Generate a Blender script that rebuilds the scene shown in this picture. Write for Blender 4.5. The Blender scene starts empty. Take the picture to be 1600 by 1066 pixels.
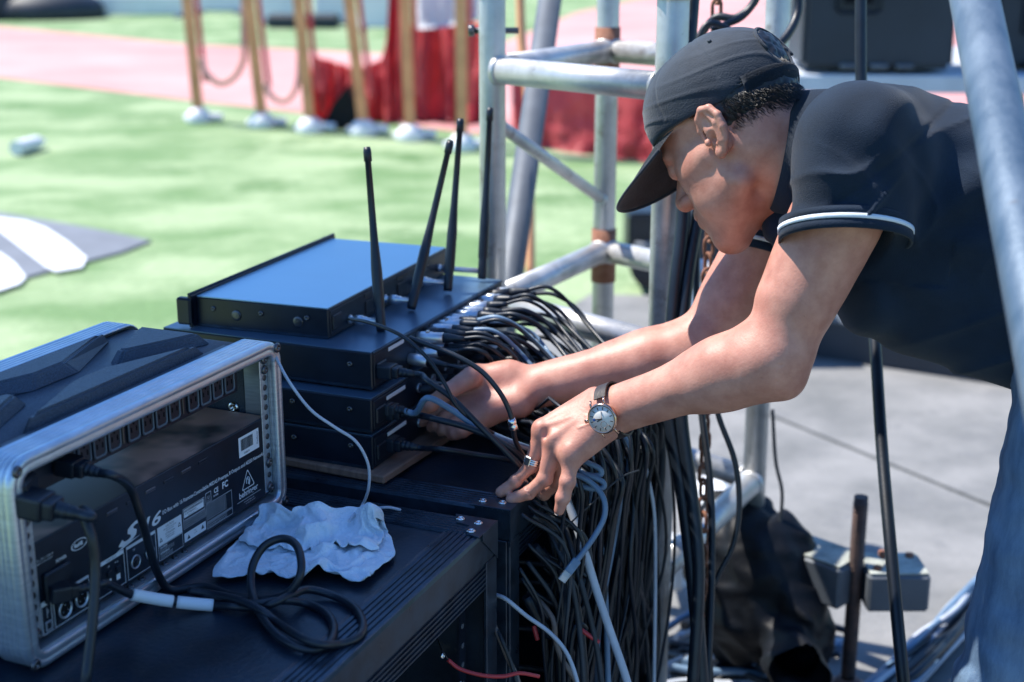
import bpy, bmesh, math, random
import numpy as np
from mathutils import Vector, Matrix, noise
random.seed(7); np.random.seed(7)
R = math.radians
sc = bpy.context.scene
COL = sc.collection
V = Vector

# ---------------------------------------------------------------- camera
FPX, PITCH, CAMZ = 2200.0, R(16.0), 1.56
cam_d = bpy.data.cameras.new('camera'); cam = bpy.data.objects.new('camera', cam_d); COL.objects.link(cam)
cam.location = (0, 0, CAMZ); cam.rotation_euler = (R(90) - PITCH, 0, 0)
cam_d.sensor_width = 36; cam_d.lens = FPX / 1600 * 36; cam_d.clip_end = 900; cam_d.clip_start = 0.05
cam_d.dof.use_dof = True; cam_d.dof.focus_distance = 1.86; cam_d.dof.aperture_fstop = 3.4
sc.camera = cam
# ---------------------------------------------------------------- sky, sun, exposure
SUN = V((-0.48, 0.20, 0.85)).normalized()
elev = math.asin(SUN.z); azim = math.atan2(SUN.x, SUN.y)
w = bpy.data.worlds.new('World'); sc.world = w; w.use_nodes = True
nt = w.node_tree; nt.nodes.clear()
sky = nt.nodes.new('ShaderNodeTexSky'); sky.sky_type = 'NISHITA'; sky.sun_disc = False
sky.sun_elevation = elev; sky.sun_rotation = azim; sky.air_density = 1.3; sky.dust_density = 0.3; sky.ozone_density = 3.0
bg = nt.nodes.new('ShaderNodeBackground'); bg.inputs['Strength'].default_value = 0.10
out = nt.nodes.new('ShaderNodeOutputWorld')
tint = nt.nodes.new('ShaderNodeMix'); tint.data_type = 'RGBA'; tint.blend_type = 'MULTIPLY'; tint.inputs['Factor'].default_value = 1.0; tint.inputs['B'].default_value = (0.62, 0.93, 1.32, 1)
nt.links.new(sky.outputs[0], tint.inputs['A']); nt.links.new(tint.outputs['Result'], bg.inputs[0]); nt.links.new(bg.outputs[0], out.inputs[0])
sl = bpy.data.lights.new('sun', 'SUN'); sl.energy = 5.0; sl.angle = R(0.53); sl.color = (1.0, 0.94, 0.86)
so = bpy.data.objects.new('sun', sl); COL.objects.link(so); so.rotation_euler = SUN.to_track_quat('Z', 'Y').to_euler()
sc.view_settings.view_transform = 'Standard'; sc.view_settings.look = 'None'
sc.view_settings.exposure = 0.82; sc.view_settings.gamma = 1; sc.view_settings.use_curve_mapping = False
sc.cycles.use_denoising = True
sc.cycles.max_bounces = 6

# ---------------------------------------------------------------- places
CAM = V((0, 0, CAMZ)); FW = V((0, math.cos(PITCH), -math.sin(PITCH))); UP = V((0, math.sin(PITCH), math.cos(PITCH))); RT = V((1, 0, 0))
def ray(px, py): return FW + RT * ((px - 800) / FPX) + UP * ((533 - py) / FPX)
def P(px, py, d): return CAM + ray(px, py) * d
def Z(px, py, z=0.0):
    r = ray(px, py); return CAM + r * ((z - CAMZ) / r.z)
def onplane(px, py, o, n):
    r = ray(px, py); return CAM + r * ((o - CAM).dot(n) / r.dot(n))

# ---------------------------------------------------------------- objects
def tag(o, label=None, cat=None, group=None, kind=None):
    if label: o['label'] = label
    if cat: o['category'] = cat
    if group: o['group'] = group
    if kind: o['kind'] = kind
    return o
def empty(name, loc=(0, 0, 0), rz=0.0, label=None, cat=None, group=None, kind=None):
    o = bpy.data.objects.new(name, None); COL.objects.link(o); o.location = loc; o.rotation_euler = (0, 0, rz); o.empty_display_size = 0.05
    return tag(o, label, cat, group, kind)
def mesh_obj(name, me, mat=None, parent=None):
    o = bpy.data.objects.new(name, me); COL.objects.link(o)
    if mat is not None:
        for m in (mat if isinstance(mat, (list, tuple)) else [mat]): me.materials.append(m)
    if parent is not None: o.parent = parent
    return o
def copy_tree(o, parent=None):
    c = o.copy(); COL.objects.link(c)
    if parent is not None: c.parent = parent
    for ch in [x for x in COL.objects if x.parent == o]: copy_tree(ch, c)
    return c

def catmull(pts, per=8, closed=False):
    pts = [V(p) for p in pts]
    if len(pts) < 3: return pts
    o = []; n = len(pts)
    rng = n if closed else n - 1
    for i in range(rng):
        if closed: p0, p1, p2, p3 = pts[(i - 1) % n], pts[i], pts[(i + 1) % n], pts[(i + 2) % n]
        else:
            p1, p2 = pts[i], pts[i + 1]
            p0 = pts[i - 1] if i > 0 else p1 * 2 - p2
            p3 = pts[i + 2] if i + 2 < n else p2 * 2 - p1
        for k in range(per):
            t = k / per
            o.append(0.5 * ((2 * p1) + (p2 - p0) * t + (2 * p0 - 5 * p1 + 4 * p2 - p3) * t * t + (3 * p1 - p0 - 3 * p2 + p3) * t ** 3))
    if not closed: o.append(pts[-1].copy())
    return o

class MB:
    def __init__(s): s.bm = bmesh.new(); s.mi = 0
    def _add(s, tmp, M=None):
        if M is not None: tmp.transform(M)
        me = bpy.data.meshes.new('t'); tmp.to_mesh(me); tmp.free()
        n0 = len(s.bm.faces)
        s.bm.from_mesh(me); bpy.data.meshes.remove(me)
        s.bm.faces.ensure_lookup_table()
        for f in s.bm.faces[n0:]: f.material_index = s.mi
        return s
    def box(s, c, size, bevel=0.0, M=None, seg=1):
        b = bmesh.new(); bmesh.ops.create_cube(b, size=1)
        for v in b.verts: v.co = V((v.co.x * size[0] + c[0], v.co.y * size[1] + c[1], v.co.z * size[2] + c[2]))
        if bevel: bmesh.ops.bevel(b, geom=b.edges[:], offset=bevel, segments=seg, affect='EDGES', profile=0.6)
        return s._add(b, M)
    def bx(s, lo, hi, bevel=0.0, M=None):
        return s.box([(a + b) / 2 for a, b in zip(lo, hi)], [b - a for a, b in zip(lo, hi)], bevel, M)
    def loops(s, rings, closed_ring=True, cap=True, wrap=False):
        bm = s.bm; vs = [[bm.verts.new(p) for p in r] for r in rings]
        n = len(vs[0]); m = len(vs)
        for i in range(m if wrap else m - 1):
            a, b = vs[i], vs[(i + 1) % m]
            for j in range(n if closed_ring else n - 1):
                k = (j + 1) % n
                try:
                    f = bm.faces.new((a[j], a[k], b[k], b[j])); f.material_index = s.mi; f.smooth = True
                except ValueError: pass
        if cap and not wrap and closed_ring:
            for r, rev in ((vs[0], True), (vs[-1], False)):
                f = bm.faces.new(list(reversed(r)) if rev else r); f.material_index = s.mi
        return s
    def tube(s, pts, r, n=10, closed=False, taper=None):
        pts = [V(p) for p in pts]; m = len(pts); rings = []
        T = [(pts[(i + 1) % m] - pts[i - 1] if closed else (pts[min(i + 1, m - 1)] - pts[max(i - 1, 0)])).normalized() for i in range(m)]
        t = T[0]; a = V((0, 0, 1)) if abs(t.z) < 0.9 else V((1, 0, 0)); nrm = (a - t * a.dot(t)).normalized()
        for i in range(m):
            t = T[i]; nrm = (nrm - t * nrm.dot(t)).normalized(); b = t.cross(nrm)
            rr = taper[i] if taper is not None else r
            rings.append([pts[i] + (nrm * math.cos(2 * math.pi * k / n) + b * math.sin(2 * math.pi * k / n)) * rr for k in range(n)])
        return s.loops(rings, wrap=closed)
    def cyl(s, p0, p1, r0, r1=None, n=16):
        r1 = r0 if r1 is None else r1
        return s.tube([p0, p1], r0, n, taper=[r0, r1])
    def lathe(s, prof, o=(0, 0, 0), axis=(0, 0, 1), n=24):
        ax = V(axis).normalized(); a = V((0, 0, 1)) if abs(ax.z) < 0.9 else V((1, 0, 0)); x = (a - ax * a.dot(ax)).normalized(); y = ax.cross(x); o = V(o)
        return s.loops([[o + ax * h + (x * math.cos(2 * math.pi * k / n) + y * math.sin(2 * math.pi * k / n)) * max(r, 1e-5) for k in range(n)] for r, h in prof])
    def sphere(s, c, r, u=16, v=10, sc=(1, 1, 1), M=None):
        b = bmesh.new(); bmesh.ops.create_uvsphere(b, u_segments=u, v_segments=v, radius=r)
        for q in b.verts: q.co = V((q.co.x * sc[0], q.co.y * sc[1], q.co.z * sc[2]))
        if M is not None: b.transform(M)
        bmesh.ops.translate(b, verts=b.verts[:], vec=V(c))
        for f in b.faces: f.smooth = True
        return s._add(b)
    def prism(s, outline, ext):
        """outline: 3D points, ext: extrusion vector"""
        bm = s.bm; e = V(ext); a = [bm.verts.new(V(p)) for p in outline]; b = [bm.verts.new(V(p) + e) for p in outline]; n = len(a)
        for fc in (list(reversed(a)), b):
            f = bm.faces.new(fc); f.material_index = s.mi
        for i in range(n):
            f = bm.faces.new((a[i], a[(i + 1) % n], b[(i + 1) % n], b[i])); f.material_index = s.mi
        return s
    def build(s, name, mat, parent=None, smooth=None, label=None):
        bm = s.bm
        bmesh.ops.recalc_face_normals(bm, faces=bm.faces[:])
        me = bpy.data.meshes.new(name); bm.to_mesh(me); bm.free()
        if smooth is not None: me.polygons.foreach_set('use_smooth', [smooth] * len(me.polygons))
        o = mesh_obj(name, me, mat, parent)
        if label: o['label'] = label
        return o

def frame_matrix(o, x, y, z):
    m = Matrix((x, y, z)).transposed().to_4x4(); m.translation = o; return m

# ---------------------------------------------------------------- materials
MATS = {}
def mat(name, col, rough=0.5, metal=0.0, var=0.0, vscale=8.0, bump=0.0, bscale=60.0, col2=None, spec=0.5, coat=0.0, sheen=0.0, sss=0.0, detail=6, rvar=0.0, bdist=0.002, stretch=None, alpha=1.0, trans=0.0, lo=0.35, hi=0.65):
    m = bpy.data.materials.new(name); m.use_nodes = True; nt = m.node_tree; b = nt.nodes['Principled BSDF']
    b.inputs['Base Color'].default_value = (*col, 1); b.inputs['Roughness'].default_value = rough; b.inputs['Metallic'].default_value = metal
    b.inputs['Specular IOR Level'].default_value = spec; b.inputs['Coat Weight'].default_value = coat; b.inputs['Coat Roughness'].default_value = 0.15
    b.inputs['Sheen Weight'].default_value = sheen; b.inputs['Alpha'].default_value = alpha; b.inputs['Transmission Weight'].default_value = trans
    if sss: b.inputs['Subsurface Weight'].default_value = sss; b.inputs['Subsurface Radius'].default_value = (0.6, 0.25, 0.15); b.inputs['Subsurface Scale'].default_value = 0.01
    tc = nt.nodes.new('ShaderNodeTexCoord'); src = tc.outputs['Object']
    if stretch:
        mp = nt.nodes.new('ShaderNodeMapping'); mp.inputs['Scale'].default_value = stretch; nt.links.new(src, mp.inputs[0]); src = mp.outputs[0]
    if var or col2 or rvar:
        n = nt.nodes.new('ShaderNodeTexNoise'); n.inputs['Scale'].default_value = vscale; n.inputs['Detail'].default_value = detail; n.inputs['Roughness'].default_value = 0.62
        nt.links.new(src, n.inputs['Vector'])
        rp = nt.nodes.new('ShaderNodeValToRGB'); rp.color_ramp.elements[0].position = lo; rp.color_ramp.elements[1].position = hi
        c2 = col2 if col2 else tuple(c * (1 + var) for c in col); c1 = col if col2 else tuple(c * (1 - var) for c in col)
        rp.color_ramp.elements[0].color = (*c1, 1); rp.color_ramp.elements[1].color = (*c2, 1)
        nt.links.new(n.outputs[0], rp.inputs[0]); nt.links.new(rp.outputs[0], b.inputs['Base Color'])
        if rvar:
            mr = nt.nodes.new('ShaderNodeMapRange'); mr.inputs[3].default_value = max(0.02, rough - rvar); mr.inputs[4].default_value = min(1, rough + rvar)
            nt.links.new(n.outputs[0], mr.inputs[0]); nt.links.new(mr.outputs[0], b.inputs['Roughness'])
    if bump:
        n2 = nt.nodes.new('ShaderNodeTexNoise'); n2.inputs['Scale'].default_value = bscale; n2.inputs['Detail'].default_value = 4
        nt.links.new(src, n2.inputs['Vector'])
        bp = nt.nodes.new('ShaderNodeBump'); bp.inputs['Strength'].default_value = bump; bp.inputs['Distance'].default_value = bdist
        nt.links.new(n2.outputs[0], bp.inputs['Height']); nt.links.new(bp.outputs[0], b.inputs['Normal'])
    MATS[name] = m; return m
def add_fine(m, scale, strength, color=None, thr=0.6, kind='noise'):
    """mix a second, finer pattern of scratches or specks over the base colour"""
    nt = m.node_tree; b = nt.nodes['Principled BSDF']; tc = nt.nodes.new('ShaderNodeTexCoord')
    n = nt.nodes.new('ShaderNodeTexNoise'); n.inputs['Scale'].default_value = scale; n.inputs['Detail'].default_value = 8; n.inputs['Roughness'].default_value = 0.7
    nt.links.new(tc.outputs['Object'], n.inputs['Vector'])
    rp = nt.nodes.new('ShaderNodeValToRGB'); rp.color_ramp.elements[0].position = thr; rp.color_ramp.elements[1].position = min(1, thr + 0.08)
    nt.links.new(n.outputs[0], rp.inputs[0])
    mx = nt.nodes.new('ShaderNodeMix'); mx.data_type = 'RGBA'
    ml = nt.nodes.new('ShaderNodeMath'); ml.operation = 'MULTIPLY'; ml.inputs[1].default_value = strength; nt.links.new(rp.outputs[0], ml.inputs[0]); nt.links.new(ml.outputs[0], mx.inputs['Factor'])
    old = b.inputs['Base Color'].links[0].from_socket if b.inputs['Base Color'].links else None
    if old: nt.links.new(old, mx.inputs['A'])
    else: mx.inputs['A'].default_value = b.inputs['Base Color'].default_value
    mx.inputs['B'].default_value = (*color, 1); nt.links.new(mx.outputs['Result'], b.inputs['Base Color']); return m

M_grass = mat('grass', (0.14, 0.235, 0.10), 0.9, var=0.3, vscale=0.9, col2=(0.30, 0.385, 0.22), bump=0.6, bscale=14, bdist=0.03, spec=0.2, stretch=(1.0, 1.35, 1), detail=10, lo=0.40, hi=0.60)
add_fine(M_grass, 0.9, 0.7, (0.085, 0.17, 0.06), 0.55)
M_track = mat('track', (0.52, 0.24, 0.23), 0.9, vscale=0.35, col2=(0.62, 0.34, 0.32), spec=0.2)
M_conc = mat('concrete', (0.15, 0.155, 0.155), 0.9, vscale=3.2, col2=(0.245, 0.245, 0.242), bump=0.5, bscale=60, bdist=0.004, detail=10, spec=0.3)
add_fine(M_conc, 5, 0.6, (0.15, 0.155, 0.16), 0.55); add_fine(M_conc, 26, 0.6, (0.10, 0.105, 0.105), 0.62); add_fine(M_conc, 60, 0.5, (0.36, 0.36, 0.34), 0.66)
M_alu = mat('truss_aluminium', (0.40, 0.41, 0.41), 0.42, 0.55, vscale=9, col2=(0.62, 0.62, 0.62), bump=0.35, bscale=45, detail=8, rvar=0.16)
add_fine(M_alu, 5, 0.55, (0.22, 0.20, 0.185), 0.56); add_fine(M_alu, 16, 0.7, (0.24, 0.20, 0.18), 0.59); add_fine(M_alu, 60, 0.5, (0.14, 0.13, 0.13), 0.64)
M_rust = mat('rust', (0.24, 0.10, 0.06), 0.8, 0.3, vscale=60, col2=(0.30, 0.15, 0.10), bump=0.4, bscale=120)
M_silver = mat('satin_aluminium', (0.46, 0.52, 0.58), 0.36, 0.8, vscale=30, col2=(0.60, 0.66, 0.72), stretch=(1, 1, 8), rvar=0.12)
add_fine(M_silver, 60, 0.5, (0.22, 0.22, 0.22), 0.66)
M_chrome = mat('bright_metal', (0.75, 0.75, 0.75), 0.2, 1.0, rvar=0.1, vscale=80, var=0.1)
M_dmetal = mat('dark_screw_metal', (0.12, 0.12, 0.13), 0.35, 0.9)
M_blk = mat('black_plastic', (0.005, 0.010, 0.018), 0.42, vscale=30, var=0.3, rvar=0.12)
M_blkbox = mat('black_painted_steel', (0.005, 0.010, 0.020), 0.36, vscale=12, var=0.35, bump=0.06, bscale=900, rvar=0.1)
add_fine(M_blkbox, 90, 0.25, (0.09, 0.09, 0.09), 0.68)
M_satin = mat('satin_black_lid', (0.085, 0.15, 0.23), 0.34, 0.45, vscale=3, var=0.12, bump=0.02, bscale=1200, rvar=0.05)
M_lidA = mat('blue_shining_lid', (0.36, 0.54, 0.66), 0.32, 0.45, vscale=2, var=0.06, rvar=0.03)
M_sock = mat('socket_grey', (0.08, 0.11, 0.15), 0.4)
M_mould = mat('moulded_plastic', (0.045, 0.062, 0.088), 0.50, vscale=700, var=0.5, bump=0.9, bscale=420, bdist=0.0012, detail=3)
add_fine(M_mould, 14, 0.35, (0.14, 0.11, 0.09), 0.60)
M_ply = mat('case_laminate', (0.010, 0.019, 0.032), 0.36, vscale=9, var=0.4, bump=0.25, bscale=160, rvar=0.12, detail=9)
add_fine(M_ply, 30, 0.5, (0.07, 0.065, 0.06), 0.60)
M_trim = mat('black_case_trim', (0.028, 0.045, 0.068), 0.32, 0.5, vscale=25, var=0.4, rvar=0.14, bump=0.05, bscale=200)
add_fine(M_trim, 75, 0.6, (0.17, 0.14, 0.12), 0.65)
M_oldrust = mat('dark_old_steel', (0.055, 0.045, 0.045), 0.6, 0.5, vscale=30, col2=(0.14, 0.085, 0.07), bump=0.3)
M_duller = mat('pale_top_plate', (0.33, 0.35, 0.31), 0.75, vscale=20, var=0.35)  # paler tone laid over the top faces of beam and socket
M_wood = mat('plywood_board', (0.28, 0.16, 0.11), 0.8, vscale=14, col2=(0.16, 0.09, 0.065), stretch=(1, 6, 1), bump=0.3)
M_panel = mat('printed_black_panel', (0.006, 0.012, 0.022), 0.38, vscale=20, var=0.3)
M_top = mat('brown_reflection_lid', (0.07, 0.055, 0.052), 0.36, vscale=7, col2=(0.68, 0.36, 0.26), detail=3, lo=0.47, hi=0.62, rvar=0.08)  # warm brown reflection painted into the lid colour as noise patches
M_ink = mat('white_print', (0.62, 0.66, 0.70), 0.6)
M_sticker = mat('sticker_paper', (0.72, 0.74, 0.76), 0.5)
M_void = mat('dark_inside', (0.004, 0.005, 0.007), 0.8, spec=0.2)
M_cab = mat('cable_black', (0.006, 0.011, 0.019), 0.42, vscale=20, var=0.3, bump=0.1, bscale=200)
M_cabs = mat('cable_black_dusty', (0.016, 0.021, 0.028), 0.55, vscale=15, var=0.4)
M_cabb = mat('cable_blue_grey', (0.12, 0.20, 0.30), 0.42, vscale=20, var=0.12)
M_cabw = mat('cable_pale', (0.42, 0.46, 0.52), 0.45, vscale=30, var=0.1)
M_cabbr = mat('cable_brown', (0.16, 0.12, 0.10), 0.5)
M_cabr = mat('cable_red', (0.42, 0.03, 0.035), 0.4)
M_clear = mat('clear_plastic', (0.75, 0.78, 0.80), 0.15, trans=0.6)
M_towel = mat('towel', (0.55, 0.66, 0.76), 0.95, vscale=22, col2=(0.74, 0.80, 0.86), bump=1.0, bscale=330, bdist=0.0022, spec=0.1, sheen=0.3, detail=8)
add_fine(M_towel, 60, 0.4, (0.42, 0.50, 0.60), 0.60)
M_skin = mat('skin', (0.56, 0.275, 0.20), 0.5, vscale=26, col2=(0.40, 0.165, 0.115), bump=0.28, bscale=340, bdist=0.0012, sss=0.10, detail=8)
add_fine(M_skin, 9, 0.35, (0.50, 0.19, 0.14), 0.52); add_fine(M_skin, 190, 0.45, (0.20, 0.09, 0.06), 0.63)
M_lip = mat('lip_skin', (0.34, 0.13, 0.12), 0.4)
M_nail = mat('fingernail', (0.50, 0.42, 0.38), 0.25, coat=0.4)
M_hair = mat('black_hair', (0.010, 0.010, 0.012), 0.45, spec=0.45)
M_shirt = mat('polo_knit', (0.0075, 0.017, 0.034), 0.8, vscale=6, var=0.3, bump=0.8, bscale=760, bdist=0.0013, spec=0.15, sheen=0.10)
M_stripe = mat('white_stripe_rib', (0.62, 0.67, 0.74), 0.8, bump=0.4, bscale=700)
M_cap = mat('cap_twill', (0.008, 0.015, 0.027), 0.75, vscale=20, col2=(0.020, 0.030, 0.046), bump=0.6, bscale=420, bdist=0.0012, spec=0.25, sheen=0.2)
M_brim = mat('cap_brim_cloth', (0.012, 0.015, 0.022), 0.75, vscale=60, var=0.25, bump=0.5, bscale=500, sheen=0.2)
M_denim = mat('denim', (0.06, 0.11, 0.19), 0.85, vscale=9, col2=(0.15, 0.24, 0.35), bump=0.5, bscale=300, stretch=(3, 3, 0.8), detail=8)
add_fine(M_denim, 40, 0.45, (0.18, 0.24, 0.32), 0.62)
M_shoe = mat('shoe_leather', (0.03, 0.03, 0.03), 0.5)
M_gold = mat('rose_gold', (0.62, 0.40, 0.30), 0.18, 1.0)
M_dial = mat('watch_dial', (0.62, 0.61, 0.58), 0.35, 0.05, vscale=300, var=0.05)
M_leather = mat('watch_leather', (0.025, 0.016, 0.014), 0.5, bump=0.3, bscale=300)
M_blue = mat('blue_stud', (0.03, 0.15, 0.5), 0.3)
M_orange = mat('orange_wood', (0.72, 0.33, 0.16), 0.7, vscale=4, var=0.2)
M_white = mat('white_paint', (0.74, 0.76, 0.78), 0.55, var=0.05, vscale=3)
M_red = mat('red_sheeting', (0.50, 0.03, 0.045), 0.5, vscale=1.6, col2=(0.70, 0.13, 0.13), sheen=0.2, bump=0.3, bscale=3, bdist=0.05)
M_strap = mat('pink_strap', (0.55, 0.30, 0.25), 0.7)
M_grey = mat('grey_sheet', (0.15, 0.165, 0.19), 0.7, var=0.15, vscale=3)
M_spk = mat('speaker_paint', (0.018, 0.026, 0.038), 0.55, vscale=3, var=0.2, bump=0.2, bscale=300)
M_deck = mat('deck_paint', (0.52, 0.56, 0.60), 0.6, var=0.12, vscale=4)
M_steel = mat('dull_steel', (0.10, 0.115, 0.135), 0.6, 0.3, vscale=5, var=0.25)
M_bag = mat('bag_nylon', (0.003, 0.0045, 0.008), 0.55, vscale=9, var=0.4, bump=0.4, bscale=30, bdist=0.006, spec=0.25)
M_canopy = mat('added_canopy_fabric', (0.03, 0.035, 0.045), 0.8)
M_terra = mat('worn_pad', (0.32, 0.16, 0.12), 0.7, vscale=8, var=0.4)
M_polemetal = mat('scratched_pole', (0.045, 0.085, 0.135), 0.5, 0.25, vscale=7, col2=(0.12, 0.17, 0.23), stretch=(3, 3, 0.6), bump=0.3, bscale=60, detail=10, rvar=0.15)
add_fine(M_polemetal, 22, 0.8, (0.07, 0.07, 0.08), 0.63)
# ================================================================ ground
def sheet(name, outline, mtl, z=None, thick=0.0, **kw):
    mb = MB(); pts = [V((p[0], p[1], z if z is not None else p[2])) for p in outline]
    if thick: mb.prism([p - V((0, 0, thick)) for p in pts], (0, 0, thick))
    else: mb.bm.faces.new([mb.bm.verts.new(p) for p in pts])
    o = mb.build(name, mtl)
    return tag(o, **kw)
sheet('ground', [(-400, -40, 0), (400, -40, 0), (400, 700, 0), (-400, 700, 0)], M_grass, 0.0, kind='structure')
tp_u = [(-900, 5), (-300, 22), (0, 42), (300, 70), (600, 84), (760, 78), (900, 20), (1080, -20), (1700, -50), (2400, -60)]
tp_l = [(2400, 300), (1700, 285), (1200, 262), (850, 222), (500, 180), (300, 158), (0, 122), (-300, 92), (-900, 45)]
sheet('running_track', [Z(*p) for p in tp_u + tp_l], M_track, 0.004, kind='structure')
# concrete slab with a saw-cut joint: two slabs side by side on the same ground
c_far = [(-0.10, 6.15), (2.2, 5.9), (6.5, 5.4)]
j0, j1 = Z(960, 560), Z(1700, 870); jd = (j1 - j0).normalized()
ja, jb = j0 - jd * 0.5, j1 + jd * 4
jn = V((-jd.y, jd.x, 0)) * 0.011
def slab(pts, name='concrete_paving'): sheet(name, pts, M_conc, 0.030, thick=0.03, kind='structure')
slab([V((-0.6, -1.5, 0)), V((-0.6, 3.3, 0)), ja - jn, jb - jn, V((jb.x, -1.5, 0))])
print('JOINT', ja, jb)
slab([ja + jn, V((0.35, 6.1, 0)), V((2.2, 5.9, 0)), V((6.5, 5.4, 0)), V((6.5, -1.5, 0)), V((jb.x, -1.5, 0)), jb + jn])
# ---------------------------------------------------------------- left sheet on the grass
sheet('grey_ground_sheet', [Z(*p) for p in [(-260, 330), (0, 336), (60, 346), (150, 362), (236, 380), (190, 398), (140, 411), (90, 424), (40, 438), (-20, 462), (-260, 520)]], M_grey, 0.016, thick=0.012,
      label='flat grey sheet lying on the grass under white bands, left edge', cat='ground sheet')
def band(pts, label):
    sheet('white_band', [Z(*p, 0.03) for p in pts], M_white, 0.021, thick=0.004, label=label, cat='white panel', group='white bands on the grey sheet')
band([(-120, 322), (0, 338), (40, 343), (72, 354), (105, 375), (135, 400), (128, 414), (86, 421), (70, 412), (0, 358), (-120, 332)], 'wider curved white band across the grey sheet on the grass')
band([(-160, 380), (0, 392), (22, 408), (40, 430), (30, 440), (0, 450), (-160, 500)], 'nearer white band at the left edge, cut by the frame')
mb = MB(); p0, p1 = Z(25, 232, 0.06), Z(68, 220, 0.06)
mb.tube(catmull([p0, p0 + (p1 - p0) * 0.3, p0 + (p1 - p0) * 0.7, p1], 4), 0.05, 12, taper=[0.055] * 9 + [0.05, 0.035, 0.02, 0.02])
tag(mb.build('bottle', M_white), 'pale plastic bottle lying alone on the grass at far left', 'bottle')
# dark rounded mound, far left top
mb = MB()
o = Z(40, 34); 
for i, (dx, wd, h) in enumerate([(0, 1.2, 0.5), (-1.4, 1.8, 1.0), (-3.6, 2.4, 1.5)]):
    mb.sphere((o.x + dx, o.y + 1.2, h * 0.30), 1, 20, 12, sc=(wd, 1.1, h))
tag(mb.build('dark_mound', M_spk), 'dark rounded mound on far grass, top left corner', 'tarpaulin')
# far white hoardings
for i, (x0, x1, yb, label) in enumerate([(140, 300, 28, 'low pale hoarding at the far side of the pitch, leftmost'), (302, 382, 22, 'far white hoarding seen between the first two orange posts'),
        (408, 470, 38, 'far white hoarding seen between second and third orange posts'), (492, 545, 38, 'far white hoarding seen between third and fourth orange posts'), (560, 625, 48, 'far white hoarding seen between fourth and fifth orange posts')]):
    a, b = Z(x0, yb), Z(x1, yb); dirv = (b - a); L = dirv.length
    e = empty('hoarding', a, math.atan2(dirv.y, dirv.x), label, 'hoarding', 'white hoardings beyond the track')
    hh = 0.45 if i == 0 else 1.1
    m = MB(); m.bx((0, -0.04, 0.05), (L, 0.04, hh), 0.03); m.build('board', M_white, e)
    for k in (0.12, 0.88):
        m = MB(); m.bx((L * k - 0.05, -0.3, 0), (L * k + 0.05, 0.3, 0.05), 0.01); m.build('foot', M_grey, e)
m = MB(); a, b = Z(425, 42), Z(535, 42); m.bx((a.x, a.y - 0.6, 0), (b.x, a.y - 0.2, 0.25), 0.05)
tag(m.build('low_wall', M_spk), 'low blue-black kerb block in front of the far white hoardings', 'kerb')
# ---------------------------------------------------------------- orange posts with white feet
post_px = [(311, 192, 304), (410, 200, 397), (485, 208, 474), (568, 212, 551), (641, 220, 637), (722, 236, 722)]
D0 = 11.9
for i, (xb, yb, xt) in enumerate(post_px):
    b = Z(xb, yb); e = empty('barrier_post', b, 0, ['orange slatted post on a white foot, leftmost of the row on the grass', 'orange post on a white foot, second from the left, pink straps on both sides',
        'orange post at the left edge of the red sheeting', 'orange post in front of the crumpled dark part of the red sheeting', 'orange post crossing the middle of the red sheeting', 'orange post nearest the truss leg, in front of red sheeting'][i], 'post', 'orange posts with white feet on the grass')
    lean = (xt - xb) / 2200 * b.y / 1.05
    for k, (dx, wd) in enumerate(((0, 0.085),)):
        m = MB(); m.prism([(dx - wd / 2, -0.03, 0.10), (dx + wd / 2, -0.03, 0.10), (dx + wd / 2 + lean * 2.1, -0.03, 2.2), (dx - wd / 2 + lean * 2.1, -0.03, 2.2)], (0, 0.05, 0)); m.build('pole', M_orange, e)
    m = MB(); m.prism([(0.045, 0.03, 0.35), (0.085, 0.03, 0.35), (0.085 + lean * 2.1, 0.03, 2.2), (0.045 + lean * 2.1, 0.03, 2.2)], (0, 0.03, 0)); m.build('edge_strip', M_red, e)
    m = MB(); m.lathe([(0.0, 0.0), (0.11, 0.0), (0.115, 0.04), (0.085, 0.10), (0.05, 0.13), (0.0, 0.135)], n=24); m.build('foot', M_white, e)
    m = MB(); m.tube(catmull([(-0.02, 0, 0.05), (0.10, 0.03, 0.05), (0.20, 0.05, 0.04)], 4), 0.035, 12); m.tube(catmull([(-0.13, 0.06, 0.035), (-0.06, 0.03, 0.04), (0, 0, 0.04)], 4), 0.03, 12); m.build('foot_bar', M_white, e)
def strap(pts, d, r, label, mtl=None):
    m = MB(); m.tube(catmull([P(x, y, d) for x, y in pts], 8), r, 8)
    tag(m.build('strap', mtl or M_strap), label, 'strap', 'straps hanging between the orange posts')
strap([(314, 90), (320, 112), (334, 126), (348, 130), (364, 122), (376, 104), (381, 80), (381, -20)], 11.9, 0.028, 'brown-pink strap looping between first and second orange posts')
strap([(414, 130), (422, 148), (438, 158), (452, 154), (464, 134), (468, 100), (466, -20)], 11.7, 0.024, 'pink strap looping low between second and third orange posts')
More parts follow.
